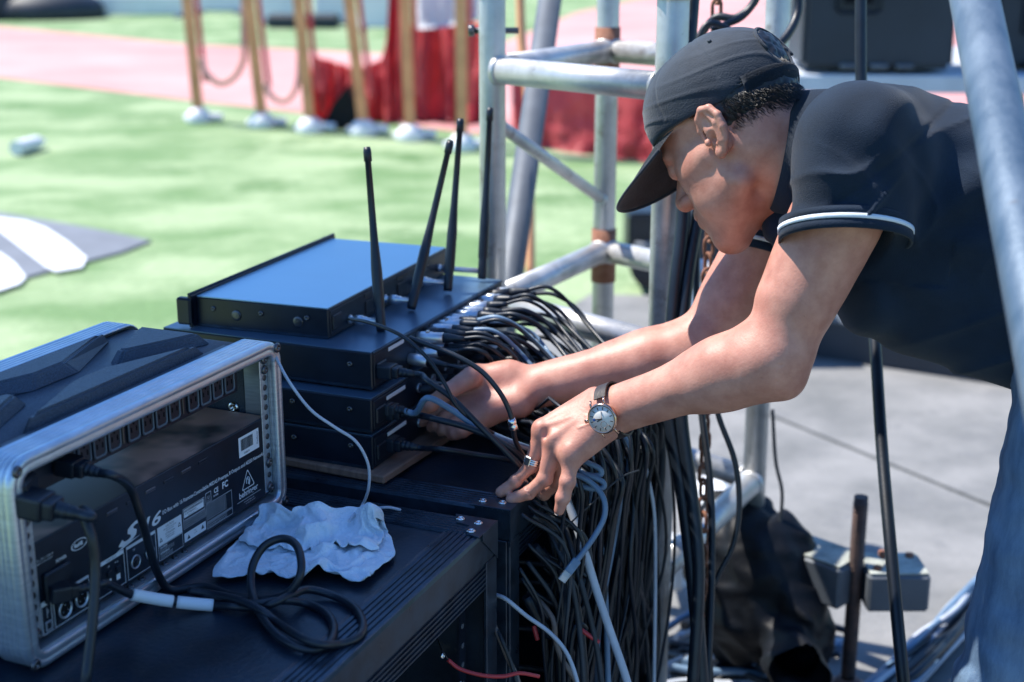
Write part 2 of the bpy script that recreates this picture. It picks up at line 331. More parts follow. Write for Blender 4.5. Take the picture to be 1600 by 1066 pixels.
# ---------------------------------------------------------------- red sheeting
def sheeting(name, outline_px, d0, d1, mtl, label, nx=40, ny=26, amp=0.10, seed=0, cat='sheeting', group=None):
    """a creased cloth: outline_px gives (x, ytop, ybottom) stations; d runs from d0 to d1"""
    bm = bmesh.new(); g = []
    xs = [s[0] for s in outline_px]
    for i in range(nx + 1):
        t = i / nx; x = xs[0] + (xs[-1] - xs[0]) * t
        yt = np.interp(x, xs, [s[1] for s in outline_px]); yb = np.interp(x, xs, [s[2] for s in outline_px]); d = d0 + (d1 - d0) * t
        col = []
        for j in range(ny + 1):
            q = P(x, yt + (yb - yt) * j / ny, d)
            n = noise.noise(V((t * 7 + seed, j / ny * 1.3 + t * 2, seed))) + 0.5 * abs(noise.noise(V((t * 15 + seed, j / ny * 4, seed + 3))))
            q.y += n * amp * (0.35 + 0.65 * j / ny) * 2; q.z = max(q.z, 0.01); col.append(bm.verts.new(q))
        g.append(col)
    for i in range(nx):
        for j in range(ny):
            f = bm.faces.new((g[i][j], g[i + 1][j], g[i + 1][j + 1], g[i][j + 1])); f.smooth = True
    r = bmesh.ops.solidify(bm, geom=bm.faces[:], thickness=0.006)
    me = bpy.data.meshes.new(name); bm.to_mesh(me); bm.free(); o = mesh_obj(name, me, mtl)
    return tag(o, label, cat, group)
sheeting('red_sheeting', [(486, 86, 198), (520, 96, 206), (560, 108, 212), (578, 100, 214)], 12.2, 12.2, M_red, 'crumpled red sheet low behind the third orange post', seed=1, amp=0.12, group='red sheets hung behind the posts')
sheeting('red_sheeting', [(572, 104, 212), (596, 92, 214), (604, 60, 214), (609, -60, 216), (640, -60, 218)], 12.3, 12.3, M_red, 'red sheet sloping up between fourth and fifth orange posts', seed=5, amp=0.12, group='red sheets hung behind the posts')
sheeting('red_sheeting', [(636, 40, 218), (700, 36, 228), (760, 34, 242)], 12.4, 12.2, M_red, 'tall red sheet right of the fifth orange post', seed=9, amp=0.16, group='red sheets hung behind the posts')
sheeting('white_cloth', [(652, -80, 46), (700, -80, 42), (750, -80, 30)], 11.95, 11.95, M_white, 'white cloth hung over the top of the tall red sheet', seed=3, amp=0.03, nx=16, ny=12)
sheeting('red_sheeting', [(800, 116, 205), (845, 120, 232), (900, 128, 240), (1010, 140, 254), (1040, 140, 256)], 10.4, 10.0, M_red, 'dark red sheet standing on the grass behind the truss tower', seed=14, amp=0.05, group='red sheets hung behind the posts')
m = MB(); c = Z(540, 203); m.prism([(c.x - 0.22, c.y, 0), (c.x + 0.16, c.y, 0), (c.x + 0.12, c.y, 0.16), (c.x + 0.02, c.y, 0.36), (c.x - 0.10, c.y, 0.22)], (0, 0.25, 0))
tag(m.build('rucksack', M_bag), 'small black peaked bag in front of the red sheeting', 'bag')
# ---------------------------------------------------------------- unseen canopy, added outside the frame to shade the rack and devices
e = empty('added_shade_canopy', (-1.96, 2.12, 0), 0, 'unseen dark cantilever canopy added to shade the left of the equipment', 'canopy')
cz, cx, cy = 3.0, 0.74, 0.95
m = MB(); m.cyl((-1.15, 0, 0), (-1.15, 0, cz + 0.2), 0.035, n=16); m.build('added_canopy_mast', M_alu, e)
m = MB(); m.box((-1.15, 0, 0.03), (0.7, 0.7, 0.06), 0.01); m.build('added_canopy_base', M_steel, e)
for sy in (-1, 1):
    m = MB(); m.cyl((-1.15, 0, cz + 0.05), (cx, sy * cy, cz + 0.008), 0.014, n=12); m.build('added_canopy_arm', M_alu, e)
m = MB(); m.loops([[V((-cx, -cy, cz)), V((cx, -cy, cz)), V((cx, cy, cz)), V((-cx, cy, cz))], [V((-0.05, -0.05, cz + .35)), V((0.05, -0.05, cz + .35)), V((0.05, 0.05, cz + .35)), V((-0.05, 0.05, cz + .35))]])
m.build('roof_cloth', M_canopy, e, smooth=False)
for (a, b) in (((-cx, -cy), (cx, -cy)), ((cx, -cy), (cx, cy)), ((cx, cy), (-cx, cy)), ((-cx, cy), (-cx, -cy))):
    m = MB(); d = V((b[0] - a[0], b[1] - a[1], 0)); n = V((d.y, -d.x, 0)).normalized() * 0.006
    m.prism([V((a[0], a[1], cz - 0.2)), V((b[0], b[1], cz - 0.2)), V((b[0], b[1], cz)), V((a[0], a[1], cz))], n); m.build('valance', M_canopy, e)

# ================================================================ truss tower
TA = V((0, 0, 0)); A_ = P(770, 300, 2.66); A_.z = 0
C_ = P(1043, 300, 2.34); C_.z = 0; B_ = P(945, 300, 3.12); B_.z = 0; D_ = B_ + C_ - A_; D_ += V((0.01, 0, 0))
tw = empty('truss_tower', A_, 0, 'scuffed aluminium truss tower standing behind the stacked receivers', 'truss tower')
def lc(p): return V(p) - A_
rt = 0.0245
for nm, p, r in (('near', A_, rt), ('far', B_, rt), ('right', C_, 0.0265), ('farright', D_, 0.0245)):
    m = MB(); q = lc(p); m.cyl(q + V((0, 0, 0.03)), q + V((0, 0, 2.6)), r, n=24); m.build('leg', M_alu, tw)
    for z in (1.465, 1.50, 1.535):
        m = MB(); m.cyl(q + V((0, 0, z)), q + V((0, 0, z + 0.012)), r + 0.006, n=24); m.build('collar', M_alu, tw)
zt, zl, zb = 1.325, 0.885, 0.46
def bar(a, b, z0, z1, r=rt, mt=M_alu, nm='rail'):
    a, b = lc(a), lc(b); d = (b - a); d.z = 0; d.normalize()
    m = MB(); m.cyl(V((a.x, a.y, z0)) + d * 0.018, V((b.x, b.y, z1)) - d * 0.018, r, n=20)
    # weld beads
    for p, s in ((V((a.x, a.y, z0)), 1), (V((b.x, b.y, z1)), -1)):
        m.cyl(p + d * s * 0.020, p + d * s * 0.030, r + 0.005, r + 0.001, n=20)
    return m.build(nm, mt, tw)
for z in (zt, zl, zb):
    for a, b in ((A_, C_), (A_, B_), (B_, D_), (C_, D_)): bar(a, b, z, z)
bar(A_, B_, zt - 0.10, zl + 0.12, 0.0125, nm='brace'); bar(C_, D_, zt - 0.10, zl + 0.1, 0.0125, nm='brace')
bar(A_, C_, zl - 0.08, zb + 0.06, 0.0125, nm='brace')
for z in (zt, zl):
    m = MB(); q = lc(B_); m.cyl(q + V((0, 0, z - 0.07)), q + V((0, 0, z + 0.05)), rt + 0.003, n=24); m.build('rusty_sleeve', M_rust, tw)
for q in (A_, C_):
    m = MB(); m.box(lc(q) + V((0, 0, 0.045)), (0.14, 0.14, 0.012), 0.002); m.build('foot_plate', M_steel, tw)
# clamp bolt on leg A
m = MB(); q = lc(P(735, 48, 2.63)); m.cyl(q, q + V((0.09, 0, 0)), 0.006, n=8); m.cyl(q - V((0.004, 0, 0)), q + V((0.008, 0, 0)), 0.011, n=6); m.build('clamp_bolt', M_dmetal, tw)
# slanted raking pole behind leg A
def pole(p0, p1, r, name, mtl, label, cat, n=20):
    m = MB(); m.cyl(p0, p1, r, n=n); return tag(m.build(name, mtl), label, cat)
pa, pb = P(868, -60, 3.6), P(778, 560, 3.0); dd = (pb - pa); pb2 = pa + dd * ((pa.z - 0.03) / (pa.z - pb.z))
pole(pa, pb2, 0.030, 'raking_pole', M_steel, 'dull grey raking pole slanting down behind the left truss leg', 'pole')
pa, pb = P(815, -10, 5.2), P(838, 300, 4.9)
m = MB(); pts = [P(812, -20, 5.0), P(816, 80, 5.0), P(824, 140, 4.95), (P(828, 300, 4.9)), P(829, 440, 4.85)]
m.tube(catmull(pts, 6), 0.016, 8); tag(m.build('timber_batten', M_orange), 'thin orange-brown batten upright behind the left truss leg', 'batten')
# thin tubes seen low between right legs
pole(P(1195, 560, 2.95), V((P(1195, 560, 2.95).x, P(1195, 560, 2.95).y, 0.03)), 0.014, 'thin_pole', M_alu, 'thin upright tube beside the far right truss leg under the forearm', 'pole')
# screw jack outrigger with box beam
ob = Z(1330, 990, 0.03)
e = empty('outrigger', ob, 0, 'steel outrigger beam with a threaded jack and round foot on the concrete', 'outrigger')
def l2(px, py, z): return Z(px, py, z) - ob
m = MB(); a, b = l2(1110, 800, 0.34), l2(1335, 880, 0.34)
bd = (b - a); bd.z = 0; bd.normalize(); bn = V((-bd.y, bd.x, 0))
Mx = frame_matrix((a + b) / 2, bd, bn, V((0, 0, 1)))
m.box((0, 0, -0.045), ((b - a).length, 0.10, 0.09), 0.006, Mx); m.build('beam', M_steel, e)
m = MB(); m.box((0, 0, 0.003), ((b - a).length * 0.97, 0.092, 0.004), 0.001, Mx); m.build('pale_top_strip', M_duller, e)
c2 = l2(1396, 884, 0.33); m = MB(); m.box((c2.x, c2.y, c2.z - 0.038), (0.125, 0.11, 0.080), 0.006); m.build('socket', M_steel, e)
m = MB(); m.box((c2.x, c2.y, c2.z + 0.0045), (0.118, 0.10, 0.004), 0.001); m.build('pale_top_strip', M_duller, e)
for q in ((-0.04, -0.03), (0.04, 0.03)):
    m = MB(); m.lathe([(0, 0), (0.009, 0), (0.009, 0.007), (0, 0.008)], (c2.x + q[0], c2.y + q[1], c2.z + 0.006), n=6); m.build('bolt', M_rust, e)
jx = l2(1338, 880, 0.34)
m = MB(); m.cyl(V((jx.x, jx.y, 0.03)), V((jx.x, jx.y, 0.455)), 0.014, n=16)
for k in range(52): m.lathe([(0.014, 0), (0.0158, 0.002), (0.014, 0.004)], (jx.x, jx.y, 0.06 + k * 0.0074), n=14)
m.build('threaded_jack', M_oldrust, e)
m = MB(); m.lathe([(0, 0), (0.075, 0), (0.072, 0.014), (0.03, 0.035), (0.022, 0.05), (0, 0.05)], (jx.x, jx.y, 0.0), n=28); m.build('foot', M_terra, e)
m = MB(); q = l2(1385, 866, 0.36); m.box(q, (0.03, 0.02, 0.015), 0.003); m.build('bolt', M_rust, e)
# long dark blue-grey bar along the concrete behind the man
a, b = Z(1090, 530, 0.03), Z(1592, 606, 0.03); d = (b - a); L = d.length; e = empty('long_bar', a, math.atan2(d.y, d.x), 'long blue-grey bar lying on the concrete behind the man', 'beam')
m = MB(); m.bx((0, 0, 0), (L, 0.10, 0.145), 0.004); m.build('bar_body', M_spk, e)
m = MB(); m.bx((0.01, -0.02, 0.145), (L - 0.01, 0.12, 0.157), 0.002); m.build('bar_top', M_steel, e)
m = MB(); q = Z(1402, 548, 0.03); m.sphere((q.x, q.y + 0.25, 0.20), 0.075, 18, 12, sc=(1.0, 0.8, 1.3)); m.box((q.x, q.y + 0.25, 0.03 + 0.08), (0.13, 0.1, 0.16), 0.02)
tag(m.build('clay_pot', M_terra), 'small clay coloured lump behind the long bar under the shirt', 'pot')
# ---------------------------------------------------------------- stage deck with speaker, behind the man
e = empty('stage_deck', Z(1500, 330), R(-6), 'pale grey stage deck on legs carrying the big dark loudspeaker', 'stage deck')
dk = P(1245, 118, 5.6); dk_z = dk.z; ex = e.location
Wd = 3.2
m = MB(); m.bx((dk.x - ex.x, dk.y - ex.y - 0.1, dk_z - 0.07), (dk.x - ex.x + Wd, dk.y - ex.y + 1.5, dk_z), 0.006); m.build('platform', M_deck, e)
for lx in (0.05, 1.5, Wd - 0.1):
    for ly in (0.0, 1.35):
        m = MB(); m.cyl((dk.x - ex.x + lx, dk.y - ex.y + ly, 0.03), (dk.x - ex.x + lx, dk.y - ex.y + ly, dk_z - 0.07), 0.024, n=12); m.build('leg', M_alu, e)
bpy.context.view_layer.update()
def loudspeaker(px0, px1, pyb, d, h, dep, label):
    a, b = P(px0, pyb, d), P(px1, pyb, d); W = (b - a).length
    e = empty('loudspeaker', (a.x, a.y, dk_z + 0.02), R(-4), label, 'loudspeaker', 'dark loudspeakers on the stage deck')
    m = MB(); m.prism([(0, 0, 0), (W, 0, 0), (W, 0, h), (0, 0, h)], (0, dep, 0)); bmesh.ops.bevel(m.bm, geom=m.bm.edges[:], offset=0.02, segments=2, affect='EDGES'); m.build('cabinet', M_spk, e)
    # recessed handle: dark pockets with a bar between
    cx = W * 0.34
    m = MB(); m.bx((cx - 0.085, -0.006, h * 0.24), (cx + 0.10, 0.01, h * 0.24 + 0.30), 0.02); m.build('handle_plate', M_blk, e)
    for zz in (0.03, 0.17):
        m = MB(); m.bx((cx - 0.06, -0.009, h * 0.24 + zz), (cx + 0.075, 0.005, h * 0.24 + zz + 0.10), 0.012); m.build('handle_pocket', M_void, e)
    for k in (0.25, 0.45, 0.62):
        m = MB(); m.cyl((W * k, -0.012, 0.012), (W * k + 0.07, -0.012, 0.012), 0.012, n=10); m.build('foot', M_steel, e)
    return e
loudspeaker(1252, 1485, 104, 5.65, 0.9, 0.55, 'big dark loudspeaker with square handle pocket on the deck above the man')
loudspeaker(1545, 1760, 130, 5.8, 0.5, 0.5, 'second lower dark loudspeaker at right, seen beside the near pole')
# dark box and pale plinths seen under the face
def pbox(px0, px1, py0, py1, d, dep, mtl, name, label, cat, group=None, bev=0.02):
    a, b, c = P(px0, py1, d), P(px1, py1, d), P(px0, py0, d)
    m = MB(); m.bx((a.x, a.y, a.z), (b.x, a.y + dep, a.z + (c - a).length * 0.98), bev)
    return tag(m.build(name, mtl), label, cat, group)
g0 = P(1060, 470, 5.2)
m = MB(); m.bx((g0.x - 0.0, g0.y, 0.03), (g0.x + 0.42, g0.y + 0.4, g0.z + 0.10), 0.02); tag(m.build('plinth', M_white), 'low white plinth block behind the rusty chain', 'plinth')
m = MB(); m.bx((g0.x - 0.02, g0.y + 0.06, g0.z + 0.10), (g0.x + 0.38, g0.y + 0.36, g0.z + 0.33), 0.015); tag(m.build('monitor_box', M_spk), 'blue-black box on the white plinth below the man face', 'speaker box')
# round-cornered black wedge left of leg C
a = P(980, 452, 6.3)
e = empty('floor_monitor', (a.x, a.y, 0.03), 0, 'black wedge shaped floor monitor between the truss legs', 'speaker')
m = MB(); h = 0.36; m.prism([(0, 0.0, 0.14), (0.03, 0, 0.05), (0.10, 0, 0.0), (0.36, 0, 0.0), (0.36, 0, h), (0.0, 0, h)], (0, 0.3, 0)); bmesh.ops.bevel(m.bm, geom=m.bm.edges[:], offset=0.015, segments=2, affect='EDGES'); m.build('cabinet', M_blk, e)
m = MB(); m.cyl((0.03, -0.014, h - 0.14), (0.14, -0.014, h - 0.14), 0.016, n=12); m.build('handle', M_grey, e)
# ================================================================ flight cases
TABLE = 0.80
YAW = R(22.7); UX = V((math.sin(YAW), math.cos(YAW), 0)); VX = V((-math.cos(YAW), math.sin(YAW), 0)); RZ = R(90) - YAW
NX = -VX
def local(o, rz):
    """returns a function turning world points into the local space of an empty at o turned by rz"""
    M = Matrix.Translation(V(o)) @ Matrix.Rotation(rz, 4, 'Z'); Mi = M.inverted(); return lambda p: Mi @ V(p)
def rivet(mb, c, r=0.0065, n=(0, 0, 1)):
    mb.lathe([(0, 0), (r, 0), (r * 0.9, r * 0.28), (r * 0.45, r * 0.42), (r * 0.38, r * 0.2), (0, r * 0.2)], c, n, 16)
def screw_head(mb, c, r, n):
    mb.lathe([(0, 0), (r, 0), (r, r * 0.3), (r * 0.75, r * 0.55), (r * 0.3, r * 0.55), (r * 0.28, r * 0.15), (0, r * 0.15)], c, n, 14)

def edge_extrusion(L, w=0.052, drop=0.042):
    """ribbed angle extrusion running along local x from 0 to L, top face towards +y, side face down at y=0"""
    prof = [(0.0, -drop), (0.0, -0.002), (0.002, 0.0022)]
    y = 0.004
    for k in range(6):
        prof += [(y, 0.0028), (y + 0.0045, 0.0028), (y + 0.0052, 0.0012), (y + 0.0068, 0.0012)]; y += 0.0076
    prof += [(w, 0.0026), (w + 0.001, -0.0005), (w, -0.003), (0.006, -0.003), (0.003, -0.006), (0.003, -drop)]
    return [[V((x, a, b)) for a, b in prof] for x in (0, L)]
def flight_case(o, Lu, Lv, h, label, u0=0.0, legs=True, posts=(0.05,)):
    """open-backed flight case: o is the top corner on the table height (front = rear face, seen from the camera), x from -u to +u"""
    e = empty('flight_case', (o.x, o.y, 0), RZ, label, 'flight case', 'black flight cases carrying the equipment')
    t = TABLE
    m = MB(); m.bx((u0 + 0.02, 0.012, t - 0.012), (u0 + Lu - 0.02, Lv - 0.012, t - 0.0005)); m.build('lid_panel', M_ply, e)
    m = MB(); m.bx((u0 + 0.02, Lv - 0.03, 0.16), (u0 + Lu - 0.02, Lv - 0.02, t - 0.013)); m.build('back_panel', M_void, e)
    for x in (u0 + 0.006, u0 + Lu - 0.016):
        m = MB(); m.bx((x, 0.012, 0.16), (x + 0.010, Lv - 0.03, t - 0.013)); m.build('side_panel', M_ply, e)
    m = MB(); m.bx((u0 + 0.02, 0.012, 0.15), (u0 + Lu - 0.02, Lv - 0.03, 0.16)); m.build('floor_panel', M_ply, e)
    # extrusions
    m = MB(); r = edge_extrusion(Lu); m.loops([[V((u0 + p.x, p.y, t + p.z)) for p in q] for q in r]); m.build('edge_extrusion', M_trim, e, smooth=False)
    m = MB(); m.loops([[V((u0 + p.x, Lv - p.y, t + p.z)) for p in q] for q in r]); m.build('edge_extrusion', M_trim, e, smooth=False)
    r = edge_extrusion(Lv - 0.002)
    m = MB(); m.loops([[V((u0 + Lu - p.y, p.x + 0.001, t + p.z + 0.0004)) for p in q] for q in r]); m.build('edge_extrusion', M_trim, e, smooth=False)
    m = MB(); m.loops([[V((u0 + p.y, p.x + 0.001, t + p.z + 0.0004)) for p in q] for q in r]); m.build('edge_extrusion', M_trim, e, smooth=False)
    # header rail below the rear opening with fine ribs
    m = MB(); m.bx((u0 + 0.03, 0.003, t - 0.085), (u0 + Lu - 0.03, 0.016, t - 0.0425), 0.002)
    for k in range(5): m.bx((u0 + 0.03, 0.0005, t - 0.080 + k * 0.007), (u0 + Lu - 0.03, 0.0032, t - 0.0775 + k * 0.007))
    m.build('header_rail', M_trim, e)
    for x0, s in ((u0, 1), (u0 + Lu, -1)):
        m = MB(); a, b = sorted((x0 + s * 0.0, x0 + s * 0.034)); m.bx((a, -0.001, 0.12), (b, 0.004, t - 0.043), 0.001); a, b = sorted((x0 - s * 0.001, x0 + s * 0.004)); m.bx((a, 0.004, 0.12), (b, 0.036, t - 0.043), 0.001)
        m.build('corner_post', M_trim, e)
        m = MB(); a, b = sorted((x0 + s * 0.036, x0 + s * 0.056)); m.bx((a, 0.030, 0.18), (b, 0.034, t - 0.09))
        m.build('rack_rail', M_blkbox, e)
        m = MB()
        for k in range(18): m.cyl((x0 + s * 0.046, 0.0295, 0.2 + k * 0.029), (x0 + s * 0.046, 0.0305, 0.2 + k * 0.029), 0.004, n=8)
        tag(m.build('rail_holes', M_steel, e), kind='stuff')
    # corner brackets with three rivets each
    for x0, s in ((u0, 1), (u0 + Lu, -1)):
        for y0, q in ((0, 1), (Lv, -1)):
            out = [(0, 0), (0.062, 0), (0.056, 0.018), (0.044, 0.030), (0.030, 0.026), (0.026, 0.050), (0, 0.062)]
            m = MB(); m.prism([(x0 + s * (a - 0.0015), y0 + q * (b - 0.0015), t + 0.003) for a, b in out], (0, 0, 0.0022)); bmesh.ops.bevel(m.bm, geom=m.bm.edges[:], offset=0.0007, segments=1, affect='EDGES')
            m.prism([(x0 - s * 0.0015, y0 - q * 0.0022, t - 0.05), (x0 - s * 0.0015 + s * 0.05, y0 - q * 0.0022, t - 0.005), (x0 - s * 0.0015 + s * 0.05, y0 - q * 0.0022, t + 0.005), (x0 - s * 0.0015, y0 - q * 0.0022, t + 0.005)], (0, q * 0.002, 0))
            bk = m.build('corner_bracket', M_trim, e)
            for a, b in ((0.046, 0.016), (0.018, 0.018), (0.014, 0.046)):
                m = MB(); rivet(m, (x0 + s * a, y0 + q * b, t + 0.0052)); m.build('rivet', M_chrome, bk)
    for x0 in (u0 + 0.08, u0 + Lu - 0.08):
        for y0 in (0.08, Lv - 0.08):
            m = MB(); m.cyl((x0 - 0.015, y0, 0.052), (x0 + 0.015, y0, 0.052), 0.05, n=20); m.box((x0, y0, 0.115), (0.05, 0.07, 0.05), 0.005); m.build('castor', M_blk, e)
    return e
K1 = Z(775, 819, TABLE); K2 = Z(796, 802, TABLE)
case1 = flight_case(K1, 1.15, 0.62, TABLE, 'nearest black flight case with riveted corner, under the open rack and blue towel', u0=-1.15)
case2 = flight_case(K2, 0.58, 0.66, TABLE, 'rear black flight case under the stacked receivers, cables hanging over its side')
# inner equipment in case 1 seen through its open back
l1 = local((K1.x, K1.y, 0), RZ)
def case_fill(e, u0, u1, y, zs, seed=0):
    for i, (z0, z1) in enumerate(zs):
        m = MB(); m.bx((u0, y, z0), (u1, y + 0.3, z1), 0.002); m.build('rack_unit', M_blkbox, e)
case_fill(case1, -1.08, -0.07, 0.20, [(0.60, 0.69), (0.50, 0.59), (0.30, 0.48)])
case_fill(case2, 0.07, 0.51, 0.30, [(0.60, 0.69), (0.40, 0.57)])
for (u, z) in ((-0.115, 0.655), (-0.06, 0.585), (-0.16, 0.60)):
    m = MB(); screw_head(m, (u, 0.028, z), 0.005, (0, -1, 0)); m.build('screw', M_chrome, case1)
# socket with the red wire inside the near case
m = MB(); c = l1(onplane(683, 995, K1, NX)); c.y = 0.08; m.cyl(c, c + V((0, -0.02, 0)), 0.012, n=14); m.cyl(c + V((0, -0.02, 0)), c + V((0, -0.03, 0)), 0.006, n=10); m.build('jack_socket', M_chrome, case1)

# ================================================================ open portable rack (roto-moulded case) on the near flight case
def on_case(px, py): return Z(px, py, TABLE + 0.003)
RL, RR = on_case(47, 1062), on_case(452, 790)
ru = (RR - RL); RW = ru.length; RYAW = math.atan2(ru.y, ru.x); ru.normalize(); rn = V((ru.y, -ru.x, 0))
RH, RD = 0.243, 0.272
rack = empty('portable_rack', RL, RYAW, 'open-backed portable rack case with silver rim, standing on the near flight case', 'rack case')
lr = local(RL, RYAW)
def rpix(px, py, y):
    """point of the photo on the rack's plane at depth y, in rack coordinates"""
    o = RL - rn * y; p = lr(onplane(px, py, o, rn)); return p
def rrect(w, h, r, inset, y, n=7, x0=0, z0=0):
    w2, h2, rr = w - 2 * inset, h - 2 * inset, max(r - inset, 0.004); pts = []
    for cx, cz, a0 in ((w2 - rr, h2 - rr, 0), (rr, h2 - rr, 90), (rr, rr, 180), (w2 - rr, rr, 270)):
        for k in range(n): a = R(a0 + 90 * k / (n - 1)); pts.append(V((x0 + inset + cx + rr * math.cos(a), y, z0 + inset + cz + rr * math.sin(a))))
    return pts
def ring(profile, w, h, r, name, mtl, parent, x0=0, z0=0, smooth=True):
    m = MB(); m.loops([rrect(w, h, r, i, y, x0=x0, z0=z0) for i, y in profile], wrap=True); o = m.build(name, mtl, parent, smooth=smooth)
    return o
CR = 0.032
prof = [(0.004, 0.0), (0.000, 0.004)]
yy = 0.006
for k in range(5): prof += [(0.0, yy), (0.0, yy + 0.004), (0.0012, yy + 0.005), (0.0012, yy + 0.0062)]; yy += 0.0068
prof += [(0.0, 0.042), (0.001, 0.044), (0.004, 0.044), (0.004, 0.006), (0.0165, 0.005), (0.0178, 0.012), (0.0192, 0.012), (0.0192, 0.0015), (0.0165, 0.0002), (0.0115, 0.0008), (0.0098, 0.0016), (0.0085, 0.0004)]
ring(prof, RW, RH, CR, 'rim', M_silver, rack)
ring([(i, RD + 0.0 - y) for i, y in prof], RW, RH, CR, 'rim', M_silver, rack)
# moulded body
bprof = [(0.007, 0.040), (0.007, RD - 0.040), (0.016, RD - 0.040), (0.016, 0.040)]
ring(bprof, RW, RH, CR, 'body', M_mould, rack)
# raised chevrons on the moulded top
def plateau(pts, z0, hgt, inset=0.014):
    c = sum((V(p) for p in pts), V((0, 0))) / len(pts)
    m = MB(); n = len(pts)
    top = []
    for i, p in enumerate(pts):
        p = V(p); d = (c - p); top.append(p + d.normalized() * inset * 1.3)
    m.loops([[V((p[0], p[1], z0)) for p in pts], [V((p[0], p[1], z0 + hgt)) for p in top]])
    bmesh.ops.bevel(m.bm, geom=m.bm.edges[:], offset=0.003, segments=2, affect='EDGES')
    return m
ztop = RH - 0.0075
def tpx(px, py):
    p = lr(Z(px, py, RL.z + RH - 0.004)); return (p.x, p.y)
shapes = [[(250, 512), (352, 509), (392, 528), (290, 535)], [(160, 580), (258, 538), (330, 545), (120, 640), (60, 634)], [(0, 547), (88, 530), (112, 552), (65, 572), (0, 585)], [(0, 592), (44, 578), (64, 600), (36, 632), (0, 640)]]
for sh in ([(0.085, 0.060), (0.432, 0.060), (0.300, 0.118), (0.217, 0.118)], [(0.085, 0.214), (0.432, 0.214), (0.300, 0.156), (0.217, 0.156)], [(0.045, 0.078), (0.178, 0.130), (0.178, 0.144), (0.045, 0.196)], [(0.472, 0.078), (0.339, 0.130), (0.339, 0.144), (0.472, 0.196)]):
    plateau(sh, ztop - 0.001, 0.019, 0.015).build('raised_rib', M_mould, rack, smooth=False)
m = MB(); m.prism([(0.05, 0.050, ztop), (RW - 0.05, 0.050, ztop), (RW - 0.05, 0.058, ztop), (0.05, 0.058, ztop)], (0, 0, 0.003)); m.build('moulded_ridge', M_mould, rack)
# inner bottom plate and lip with screws
m = MB(); m.bx((0.02, 0.004, 0.0195), (RW - 0.02, 0.040, 0.022)); m.bx((0.02, 0.036, 0.022), (RW - 0.02, 0.038, 0.028)); m.build('bottom_lip', M_silver, rack)
for px, py in ((195, 915), (212, 893), (250, 888), (266, 880), (281, 872)):
    p = rpix(px, py, 0.02); m = MB(); screw_head(m, (p.x, 0.012, 0.022), 0.0042, (0, 0, 1)); m.build('screw', M_dmetal, rack)
m = MB(); m.bx((0.022, 0.05, RH - 0.030), (RW - 0.022, 0.054, RH - 0.0195)); m.bx((0.02, 0.02, RH - 0.0195), (RW - 0.02, 0.24, RH - 0.0175)); m.build('inner_roof', M_void, rack)
# rack rails with square holes, left and right
for x0, s in ((0.0195, 1), (RW - 0.0170, -1)):
    a, b = sorted((x0, x0 + s * 0.020)); m = MB(); m.bx((a, 0.0125, 0.03), (b, 0.0145, RH - 0.026), 0.0005); a, b = sorted((x0, x0 + s * 0.002)); m.bx((a, 0.0145, 0.03), (b, 0.05, RH - 0.026)); rr_ = m.build('rack_rail', M_silver, rack)
    for k in range(13):
        z = 0.040 + k * 0.0138
        m = MB(); m.lathe([(0.0, 0.0), (0.0033, 0.0), (0.0042, 0.0006), (0.0036, 0.0012), (0.0, 0.0002)], (x0 + s * 0.010, 0.0125, z), (0, -1, 0), 12); m.build('hole', M_dmetal, rr_)
    for z in (0.036, 0.072 if s < 0 else 0.168, RH - 0.040, RH - 0.026):
        m = MB(); screw_head(m, (x0 + s * 0.010, 0.0123, z), 0.0062, (0, -1, 0)); m.build('screw', M_dmetal, rr_)
for x, z in ((0.010, 0.012), (RW - 0.010, 0.012), (0.012, RH - 0.012), (RW - 0.012, RH - 0.012)):
    m = MB(); screw_head(m, (x, 0.0008, z), 0.0068, (0, -1, 0)); m.build('corner_screw', M_dmetal, rack)
# far (front) side: an equipment back panel is fitted, the gap between units shows light
# --- digital stage box (2U) whose printed rear panel faces us
PY = 0.0135
pt_l, pt_r = rpix(62, 842, PY), rpix(436, 646, PY); pb_r = rpix(438, 762, PY)
px0, px1 = 0.037, RW - 0.0235; pz0, pz1 = 0.0265, 0.1375
box = empty('stage_box', (0, 0, 0), 0, None, None); box.name = 'stage_box'
box.location = rack.location; box.rotation_euler = rack.rotation_euler
tag(box, 'black audio stage box with white printed rear panel, lowest in the open rack', 'stage box')
m = MB(); m.bx((px0, PY, pz0), (px1, PY + 0.003, pz1), 0.0008); m.bx((px0 + 0.001, PY + 0.003, pz0 + 0.001), (px1 - 0.001, PY + 0.17, pz1 - 0.0025), 0.001); m.build('chassis', M_panel, box)
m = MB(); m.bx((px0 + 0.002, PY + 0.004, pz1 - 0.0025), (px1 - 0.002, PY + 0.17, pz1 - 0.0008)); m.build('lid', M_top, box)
# print helper: px,py of the photo on the panel plane
_font_cache = {}
def text(body, x, z, size, parent, y=PY - 0.0004, mtl=None, shear=0.0, sx=1.0, rot=0.0, bold=0.0, align='LEFT', name='lettering', thick=0.0):
    cu = bpy.data.curves.new(name, 'FONT'); cu.body = body; cu.size = size; cu.shear = shear; cu.align_x = align; cu.offset = bold; cu.resolution_u = 3; cu.extrude = thick
    to = bpy.data.objects.new(name, cu); COL.objects.link(to)
    me = bpy.data.meshes.new_from_object(to, depsgraph=bpy.context.evaluated_depsgraph_get()); bpy.data.objects.remove(to)
    me.transform(Matrix.Rotation(rot, 4, 'Z') @ Matrix.Diagonal((sx, 1, 1, 1))); me.transform(Matrix.Rotation(R(90), 4, 'X')); me.transform(Matrix.Translation((x, y, z)))
    me.name = name; me.materials.clear(); return mesh_obj(name, me, mtl or M_ink, parent)
def ppx(px, py): p = rpix(px, py, PY); return p.x, p.z
